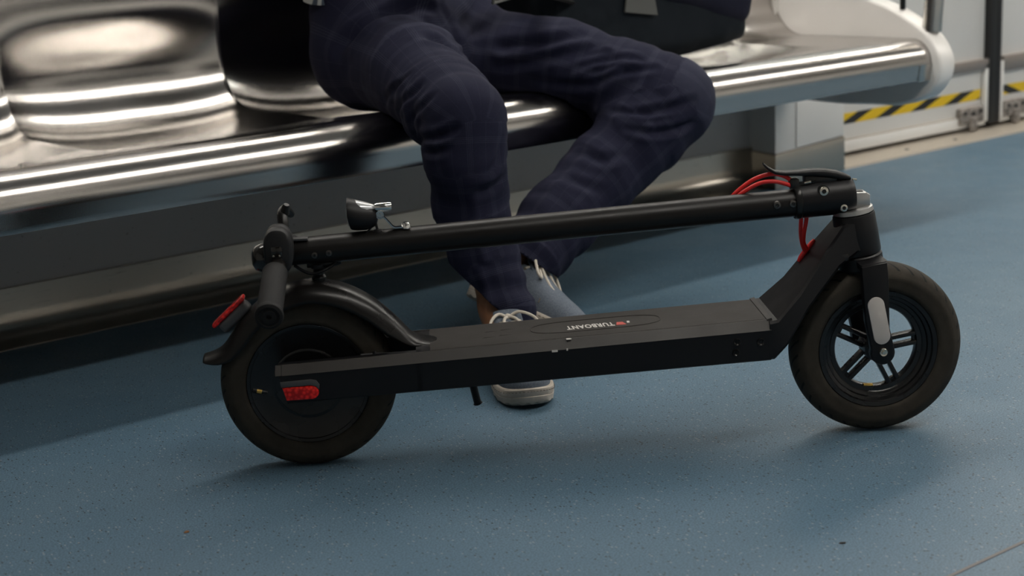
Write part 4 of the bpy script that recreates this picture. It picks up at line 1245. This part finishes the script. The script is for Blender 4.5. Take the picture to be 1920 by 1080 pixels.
# ---- body (skin): one continuous surface, mostly under the clothes
bp = []
bp += [((0.655, 0.75, 0.53, 0.095), (0.795, 0.75, 0.53, 0.095), 0.04), ((0.67, 0.79, 0.66, 0.085), (0.78, 0.79, 0.66, 0.085), 0.05), ((0.665, 0.835, 0.80, 0.09), (0.785, 0.835, 0.80, 0.09), 0.05),
       ((0.645, 0.86, 0.93, 0.085), (0.805, 0.86, 0.93, 0.085), 0.05), ((0.62, 0.87, 1.00, 0.055), (0.83, 0.87, 1.00, 0.055), 0.05), ((0.725, 0.87, 1.02, 0.055), (0.725, 0.835, 1.12, 0.05), 0.03)]
head = Vector((0.725, 0.795, 1.215))
bp += [((0.725, 0.815, 1.235, 0.082), (0.725, 0.785, 1.245, 0.080), 0.03), ((0.725, 0.775, 1.175, 0.058), (0.725, 0.755, 1.155, 0.045), 0.03),
       ((0.725, 0.708, 1.225, 0.010), (0.725, 0.690, 1.190, 0.014), 0.015), ((0.705, 0.722, 1.236, 0.012), (0.745, 0.722, 1.236, 0.012), 0.012),
       ((0.709, 0.715, 1.158, 0.010), (0.741, 0.715, 1.158, 0.010), 0.010),
       ((0.643, 0.800, 1.225, 0.012), (0.645, 0.797, 1.190, 0.009), 0.008), ((0.807, 0.800, 1.225, 0.012), (0.805, 0.797, 1.190, 0.009), 0.008)]
# legs inside the cloth, feet inside the shoes
bp += cone_prims([(0.645, 0.70, 0.515, 0.075), (0.575, 0.50, 0.498, 0.070), (*kneeR, 0.052), (0.500, 0.248, 0.330, 0.050), (0.520, 0.230, 0.19, 0.038), (0.512, 0.195, 0.105, 0.033), (0.492, 0.158, 0.068, 0.030)], 0.02)
bp += cone_prims([(0.495, 0.165, 0.058, 0.026), (0.450, 0.070, 0.045, 0.017), (0.415, 0.000, 0.040, 0.013)], 0.01)
bp += cone_prims([(0.810, 0.70, 0.515, 0.075), (0.955, 0.525, 0.480, 0.068), (*kneeL, 0.054), (0.930, 0.355, 0.285, 0.050), (0.760, 0.352, 0.190, 0.038), (0.690, 0.348, 0.165, 0.033), (0.662, 0.345, 0.125, 0.030)], 0.02)
bp += cone_prims([(0.655, 0.330, 0.112, 0.026), (0.647, 0.281, 0.082, 0.016), (0.652, 0.215, 0.056, 0.012)], 0.01)
# arms: the right hand holds the strap at the chest, the left hand lies on the bag
armR = [(0.565, 0.87, 0.985, 0.050), (0.505, 0.80, 0.88, 0.043), (0.475, 0.715, 0.795, 0.036), (0.535, 0.635, 0.805, 0.033), (0.600, 0.570, 0.820, 0.024)]
armL = [(0.885, 0.87, 0.985, 0.050), (0.975, 0.82, 0.90, 0.043), (1.045, 0.76, 0.82, 0.036), (1.115, 0.70, 0.785, 0.033), (1.185, 0.64, 0.752, 0.024)]
bp += cone_prims(armR, 0.02) + cone_prims(armL, 0.02)
def hand(wr, fw_, side_, dn, curl):
    """palm plus five tapered fingers; fw_ = along the hand, side_ = towards the thumb, dn = palm normal"""
    wr, fw_, side_, dn = (Vector(v) for v in (wr, fw_.normalized(), side_.normalized(), dn.normalized()))
    out = []
    for j, (o_, L, r) in enumerate(((0.030, 0.070, 0.0088), (0.010, 0.078, 0.0092), (-0.010, 0.072, 0.0088), (-0.029, 0.056, 0.0078))):
        base = wr + fw_ * 0.085 + side_ * o_
        out.append((( *(wr + fw_ * 0.015 + side_ * o_ * 0.6), 0.015), (*base, 0.0125), 0.012))
        p = base; d_ = fw_.copy(); ang = 0
        for q in range(3):
            ang += curl
            d_ = (fw_ * math.cos(ang) + dn * math.sin(ang))
            p2 = p + d_ * L * (0.45, 0.32, 0.23)[q]
            out.append(((*p, r), (*p2, r * 0.92), 0.004)); p = p2
    p = wr + fw_ * 0.025 + side_ * 0.022
    d_ = (fw_ * 0.65 + side_ * 0.7 + dn * 0.25).normalized()
    p2 = p + d_ * 0.042; out.append(((*p, 0.0135), (*p2, 0.0105), 0.012))
    p3 = p2 + (fw_ * 0.9 + side_ * 0.15 + dn * 0.5).normalized() * 0.034; out.append(((*p2, 0.0102), (*p3, 0.0085), 0.005))
    return out
bp += hand(armR[-1][:3], Vector((0.70, -0.45, 0.25)), Vector((0.1, 0.35, 0.9)), Vector((0.5, 0.6, -0.3)), 0.62)
bp += hand(armL[-1][:3], Vector((0.75, -0.60, -0.28)), Vector((-0.6, -0.75, 0.05)), Vector((0.15, 0.05, -1.0)), 0.22)
Vb, Fb = prims_mesh(bp, (0.36, -0.06, 0.0), (1.36, 1.02, 1.36), 0.0062)
Vb = clear_seat(Vb.astype(np.float64), 0.006)
shift(np_mesh('body', Vb, Fb, M_skin, person))
for sx_ in (-1, 1):
    e = lathe('eye', [(0.0, -0.011), (0.006, -0.009), (0.0105, -0.004), (0.011, 0.0), (0.0, 0.011)], mat('eye_%d' % sx_, (0.75, 0.72, 0.68), 0.2), person, c=(0.725 + sx_ * 0.031, 0.7215, 1.221), seg=16); shift(e)
    i_ = lathe('iris', [(0.0, -0.0118), (0.0045, -0.0108), (0.005, -0.0095)], M_hair, e, c=(0.725 + sx_ * 0.031, 0.7215, 1.221), seg=14)
lp = tube('lips', smooth_path([(0.704, 0.7065, 1.158), (0.715, 0.7035, 1.160), (0.725, 0.7045, 1.1585), (0.735, 0.7035, 1.160), (0.746, 0.7065, 1.158)], 3), 0.0045, mat('lips', (0.30, 0.10, 0.08), 0.5), person, seg=8); shift(lp)
# hair
def hair_fn(P):
    d = sd_ell(P, (0.725, 0.812, 1.250), (0.092, 0.104, 0.098))
    cut = (P[..., 2] - 1.205) + (P[..., 1] - 0.80) * 0.9
    d2 = smax(d, -cut, 0.012)
    n_ = vnoise((P.reshape(-1, 3) * np.array((55, 35, 90))).astype(np.float64), 5).reshape(P.shape[:-1])
    return d2 + 0.0025 * n_
shift(sdf('hair', hair_fn, (0.61, 0.68, 1.12), (0.84, 0.94, 1.37), 0.006, M_hair, person))
# jacket with sleeves, open at the front over a striped shirt
jp = [((0.640, 0.80, 0.655, 0.116), (0.810, 0.80, 0.655, 0.116), 0.05), ((0.645, 0.835, 0.80, 0.110), (0.805, 0.835, 0.80, 0.110), 0.05), ((0.645, 0.86, 0.93, 0.103), (0.805, 0.86, 0.93, 0.103), 0.05), ((0.605, 0.87, 0.995, 0.070), (0.845, 0.87, 0.995, 0.070), 0.05), ((0.725, 0.87, 1.03, 0.066), (0.725, 0.855, 1.065, 0.064), 0.03)]
jp += cone_prims([(*q[:3], q[3] + 0.016) for q in armR], 0.03) + cone_prims([(*q[:3], q[3] + 0.016) for q in armL], 0.03)
def jcut(D, ax):
    X, Y, Z = np.meshgrid(*ax, indexing='ij')
    return smax(D, 0.635 + 0.35 * np.clip(0.80 - Y, 0, 0.2) - Z, 0.006)
Vj, Fj = prims_mesh(jp, (0.38, 0.50, 0.56), (1.26, 1.02, 1.13), 0.0075, jcut)
Vj = Vj.astype(np.float64); Nj = vnormals(Vj, Fj)
Vj = Vj + Nj * (0.004 * np.sin(Vj[:, 2] * 60 + vnoise(Vj * 9, 8) * 3) * 0.7 + 0.002 * vnoise(Vj * 25, 9))[:, None]
shift(np_mesh('jacket', Vj, Fj, M_jacket, person))
# shirt tail showing at the waist on the person's right side
rings = []
for (z, k) in ((0.630, 0.97), (0.645, 0.98), (0.665, 0.97), (0.69, 0.95)):
    rings.append([(0.722 + 0.212 * k * math.cos(a), 0.785 + 0.130 * k * math.sin(a), z + 0.004 * math.sin(5 * a)) for a in [math.radians(172 + 28 * q / 14) for q in range(15)]])
sh_ = loft('shirt_tail', rings, M_shirt, person, caps=False, closed=False, auto=60); shift(sh_)
m_ = sh_.modifiers.new('cloth', 'SOLIDIFY'); m_.thickness = 0.0015

# ---- shoes
def shoe(parent, heel, toe, pitch, roll, laces_label):
    """local frame: +x toe, z up, origin under the heel's back edge"""
    hx = Vector(heel); tx = Vector(toe); L = 0.292
    u = Vector((tx.x - hx.x, tx.y - hx.y, 0)).normalized()
    yaw = math.atan2(u.y, u.x)
    root = sdf_shoe(parent)
    Mloc = Matrix.Translation(hx) @ Matrix.Rotation(yaw, 4, 'Z') @ Matrix.Rotation(pitch, 4, 'Y') @ Matrix.Rotation(roll, 4, 'X')
    root.matrix_parent_inverse = Matrix.Identity(4)
    root.matrix_local = Matrix.Translation(-PO) @ Mloc
    return root
LSH = 0.292
def half_w(x, side):
    """plan outline of the sole: half width at x for the inner (+1) / outer (-1) side"""
    f = x / LSH
    pts = [(0.0, 0.0), (0.012, 0.020), (0.05, 0.030), (0.12, 0.0345), (0.28, 0.034), (0.42, 0.0355 if side > 0 else 0.040), (0.60, 0.046), (0.72, 0.050), (0.84, 0.0465), (0.92, 0.038), (0.97, 0.026), (0.99, 0.016), (1.0, 0.0)]
    return float(np.interp(f, [p[0] for p in pts], [p[1] for p in pts]))
def outline(n=26, grow=0.0):
    t_ = [0.5 * (1 - math.cos(math.pi * k / n)) * LSH for k in range(n + 1)]
    up = [(x, half_w(x, 1)) for x in t_]
    dn = [(x, -half_w(x, -1)) for x in t_[::-1][1:-1]]
    P = up + dn
    # smooth the loop
    P = np.array(P)
    for _ in range(3):
        P = 0.25 * np.roll(P, 1, 0) + 0.5 * P + 0.25 * np.roll(P, -1, 0)
    if grow:
        c_ = P.mean(0); d_ = P - np.array([np.clip(P[:, 0], 0.05, 0.24), np.zeros(len(P))]).T
        P = P + grow * d_ / (np.linalg.norm(d_, axis=1, keepdims=True) + 1e-9)
    return P
OUT = outline()
def sole_rings():
    rings = []
    for (z, g) in ((0.0, -0.004), (0.0025, 0.0), (0.013, 0.0015), (0.0145, 0.0005), (0.0155, 0.0015), (0.026, 0.0015), (0.0285, -0.0005), (0.0290, -0.006)):
        P = outline(26, g)
        ring = []
        for i, (x, y) in enumerate(P):
            spring = 0.010 * max(0, (x / LSH - 0.78) / 0.22) ** 2
            notch = 0.0035 if (z == 0.0 or z == 0.0025) and i % 2 else 0.0
            ring.append((x, y, z + spring + notch))
        rings.append(ring)
    return rings
def sdf_shoe(parent):
    def fn(P):
        x, y, z = P[..., 0], P[..., 1], P[..., 2]
        d = sd_cone(P, (0.045, 0, 0.050), (0.062, 0, 0.095), 0.040, 0.038)
        d = smin(d, sd_cone(P, (0.050, 0, 0.045), (0.130, 0.0, 0.058), 0.041, 0.038), 0.02)
        d = smin(d, sd_cone(P, (0.070, 0, 0.085), (0.165, 0.0, 0.050), 0.034, 0.036), 0.025)
        d = smin(d, sd_ell(P, (0.205, 0.0, 0.036), (0.084, 0.0485, 0.036)), 0.025)
        d = smin(d, sd_ell(P, (0.165, 0.0, 0.035), (0.090, 0.046, 0.045)), 0.02)
        # clip to the sole's plan, the sole's top and the collar
        hw = np.interp(x / LSH, [0, 0.012, 0.05, 0.12, 0.28, 0.42, 0.6, 0.72, 0.84, 0.92, 0.97, 1.0], [0.0, 0.018, 0.029, 0.0335, 0.033, 0.036, 0.0445, 0.0485, 0.045, 0.037, 0.026, 0.0])
        d = smax(d, np.abs(y) - hw - 0.12 * np.maximum(0.04 - z, 0) * 0 , 0.012)
        d = np.maximum(d, 0.024 - z)
        top_ = 0.090 + 0.12 * (x - 0.05) + 1.2 * np.maximum(x - 0.095, 0)
        d = smax(d, z - top_, 0.004)
        # opening for the foot
        hole = smin(sd_cone(P, (0.060, 0, 0.060), (0.062, 0, 0.14), 0.030, 0.036), sd_cone(P, (0.06, 0, 0.07), (0.095, 0, 0.10), 0.028, 0.026), 0.01)
        d = smax(d, -hole, 0.003)
        return d
    up = sdf('shoe', fn, (-0.01, -0.062, 0.018), (0.305, 0.062, 0.130), 0.0036, M_suede, parent)
    loft('sole', sole_rings(), M_sole, up, auto=40)
    # stitched line round the sole
    P = outline(40, 0.0022)
    bm = bmesh.new()
    for i in range(0, len(P)):
        a_, b_ = P[i], P[(i + 1) % len(P)]
        a2 = a_ + (b_ - a_) * 0.25; b2 = a_ + (b_ - a_) * 0.75
        spr = lambda q: 0.010 * max(0, (q[0] / LSH - 0.78) / 0.22) ** 2
        bm_tube(bm, [(a2[0], a2[1], 0.0225 + spr(a2)), (b2[0], b2[1], 0.0225 + spr(b2))], 0.0007, 5)
    from_bm('stitching', bm, M_stitch, up)
    # tongue, eyelet facings, laces
    rings = []
    for (x, z, w_) in ((0.098, 0.120, 0.024), (0.108, 0.108, 0.026), (0.130, 0.094, 0.026), (0.155, 0.0815, 0.024), (0.175, 0.073, 0.018)):
        rings.append([(x + 0.003 * math.sin(a), w_ * math.cos(a), z + 0.0045 * math.sin(a)) for a in [2 * math.pi * k / 14 for k in range(14)]])
    loft('tongue', rings, M_suede, up, auto=60)
    for s in (-1, 1):
        for k in range(4):
            x = 0.112 + k * 0.017; z = 0.0995 - k * 0.0088
            lathe('eyelet', [(0.0018, 0.0012), (0.0034, 0.0010), (0.0036, -0.001)], M_stitch, up, c=(x, s * 0.0290, z - 0.006), axis='z', seg=10, M=Matrix.Rotation(-s * 0.9, 3, 'X'))
    for k in range(4):
        x = 0.112 + k * 0.017; z = 0.0995 - k * 0.0088
        x2 = x + (0.017 if k < 3 else 0.0); z2 = z - (0.0088 if k < 3 else 0)
        for s in ((-1, 1) if k < 3 else (1,)):
            tube('lace', smooth_path([(x, -s * 0.0295, z - 0.005), (x + 0.006, -s * 0.015, z + 0.0055), ((x + x2) / 2, 0, (z + z2) / 2 + 0.0085), (x2 - 0.004, s * 0.015, z2 + 0.0055), (x2, s * 0.0295, z2 - 0.005)], 4), 0.0026, M_lace, up, seg=8)
    # bow: two loops and two loose ends
    for pth_ in ([(0.108, 0.002, 0.112), (0.112, 0.020, 0.121), (0.126, 0.044, 0.112), (0.146, 0.054, 0.092), (0.150, 0.046, 0.088), (0.132, 0.030, 0.100), (0.110, 0.006, 0.113)],
                 [(0.108, -0.002, 0.112), (0.114, -0.018, 0.120), (0.130, -0.034, 0.112), (0.152, -0.040, 0.094), (0.156, -0.030, 0.090), (0.136, -0.018, 0.102), (0.110, -0.004, 0.113)],
                 [(0.108, 0.0, 0.113), (0.124, 0.012, 0.112), (0.148, 0.022, 0.096), (0.172, 0.030, 0.080), (0.190, 0.034, 0.071)],
                 [(0.108, 0.0, 0.113), (0.126, -0.010, 0.112), (0.150, -0.014, 0.097), (0.176, -0.020, 0.083), (0.196, -0.022, 0.0745)]):
        tube('lace', smooth_path(pth_, 5), 0.0028, M_lace, up, seg=8)
    lathe('lace_knot', [(0.0, -0.006), (0.005, -0.004), (0.0062, 0.0), (0.005, 0.004), (0.0, 0.006)], M_lace, up, c=(0.108, 0, 0.1125), seg=12)
    # seam between toe cap and quarter
    sm_ = []
    for k in range(13):
        a = math.radians(-78 + 156 * k / 12)
        sm_.append((0.188 - 0.018 * math.cos(a) ** 2, 0.0475 * math.sin(a), 0.036 + 0.0385 * math.cos(a)))
    tube('toe_seam', smooth_path(sm_, 2), 0.0012, M_stitch, up, seg=6)
    return up
shoe(person, (0.518, 0.212, 0.0005), (0.384, -0.060, 0.0), 0.0, 0.0, '')
shoe(person, (0.600, 0.408, 0.0715), (0.646, 0.120, 0.0), math.radians(12.1), math.radians(-33), '')

# ================================================================== BAG
bag = tag(empty('backpack', (1.36, 0.80, 0.43)), 'dark navy backpack lying on the steel seat beside the seated person', 'backpack')
BO = Vector((1.36, 0.80, 0.43))
def shiftb(o): o.matrix_parent_inverse = Matrix.Translation(-BO); return o
Mb = Matrix.Rotation(math.radians(-3), 3, 'Z')
def bag_fn(P):
    n_ = vnoise((P.reshape(-1, 3) * 16).astype(np.float64), 41).reshape(P.shape[:-1])
    n2 = vnoise((P.reshape(-1, 3) * 45).astype(np.float64), 42).reshape(P.shape[:-1])
    d = sd_rbox(P, (1.345, 0.772, 0.530), (0.300, 0.112, 0.098), 0.035, np.array(Mb))
    # the lower front edge is cut away on a slope
    d = smax(d, (0.475 - P[..., 2]) * 0.75 - (P[..., 1] - 0.668 - 0.0 * P[..., 0]) * 0.65 - 0.010, 0.012)
    d = d + 0.006 * n_ + 0.0018 * n2
    return np.maximum(d, 0.4385 + 0.16 * np.maximum(P[..., 0] - 1.47, 0) - P[..., 2])
shiftb(sdf('bag_body', bag_fn, (1.00, 0.48, 0.42), (1.72, 1.0, 0.72), 0.0075, M_bag, bag))
def flap_fn(P):
    n_ = vnoise((P.reshape(-1, 3) * 20).astype(np.float64), 51).reshape(P.shape[:-1])
    d = sd_rbox(P, (1.510, 0.755, 0.578), (0.150, 0.118, 0.050), 0.040, np.array(Matrix.Rotation(math.radians(-3), 3, 'Z') @ Matrix.Rotation(math.radians(16), 3, 'Y')))
    return d + 0.006 * n_
shiftb(sdf('bag_flap', flap_fn, (1.28, 0.52, 0.44), (1.74, 0.97, 0.74), 0.007, M_bag2, bag))
def band(name, P, wy, th_, up_, m, parent):
    rings = []
    up_ = Vector(up_)
    for (p, tt, n_, b_) in frames(smooth_path(P, 5)):
        sd_ = tt.cross(up_).normalized(); uu = sd_.cross(tt).normalized()
        rings.append([p + sd_ * wy + uu * th_, p - sd_ * wy + uu * th_, p - sd_ * wy - uu * th_, p + sd_ * wy - uu * th_])
    return loft(name, rings, m, parent, auto=30)
shiftb(band('shoulder_strap', [(1.10, 0.68, 0.600), (1.00, 0.62, 0.618), (0.90, 0.55, 0.632), (0.80, 0.515, 0.650), (0.70, 0.55, 0.685), (0.63, 0.62, 0.72)], 0.024, 0.0035, (0, -0.6, 0.8), M_web, bag))
# strap buckle on the lap and grey patch on the bag
bk = bmesh.new()
Mk = Matrix.Translation((0.802, 0.50, 0.638)) @ Matrix.Rotation(math.radians(-8), 4, 'Y') @ Matrix.Rotation(math.radians(38), 4, 'X')
for lo, hi in (((-0.034, -0.003, -0.024), (0.034, 0.003, -0.018)), ((-0.034, -0.003, 0.018), (0.034, 0.003, 0.024)), ((-0.034, -0.003, -0.024), (-0.028, 0.003, 0.024)), ((0.028, -0.003, -0.024), (0.034, 0.003, 0.024)), ((-0.034, -0.003, -0.003), (0.034, 0.003, 0.003))):
    bm_box(bk, lo, hi, 0.0015, 1, Mk)
shiftb(from_bm('strap_buckle', bk, M_buckle, bag))
bm = bmesh.new()
bm_prism(bm, [(-0.042, 0.03), (0.036, 0.03), (0.044, -0.020), (-0.050, -0.006)], -0.003, 0.003, 'y', 0.001, 1)
bmesh.ops.transform(bm, matrix=Matrix.Translation((1.298, 0.6545, 0.562)) @ Matrix.Rotation(math.radians(-3), 4, 'Z') @ Matrix.Rotation(math.radians(-3), 4, 'X'), verts=bm.verts)
shiftb(from_bm('rubber_patch', bm, M_patch, bag))

# ================================================================== LITTER
def crumb(name, loc, size, m, label, rz):
    bm = bmesh.new()
    bmesh.ops.create_icosphere(bm, subdivisions=2, radius=1.0)
    for v in bm.verts:
        k = 1 + 0.25 * math.sin(5 * v.co.x + 3 * v.co.y) * math.cos(4 * v.co.z)
        v.co = Vector((v.co.x * size[0] * k, v.co.y * size[1] * k, max(v.co.z * size[2], -size[2] * 0.5) + size[2] * 0.5))
    o = from_bm(name, bm, m); o.location = loc; o.rotation_euler = (0, 0, rz)
    return tag(o, label, 'litter')
M_crb = mat('crumb_brown', (0.16, 0.075, 0.03), 0.8)
crumb('crumb', (-0.2737, -0.1147, 0.0), (0.0042, 0.003, 0.0014), M_crb, 'tiny brown crumb on the floor near the left foreground', 0.3)
crumb('crumb', (0.3297, -0.7550, 0.0), (0.0048, 0.0022, 0.0014), mat('crumb_dark', (0.02, 0.015, 0.012), 0.8), 'tiny dark speck of litter on the floor near the pale seam', -0.5)
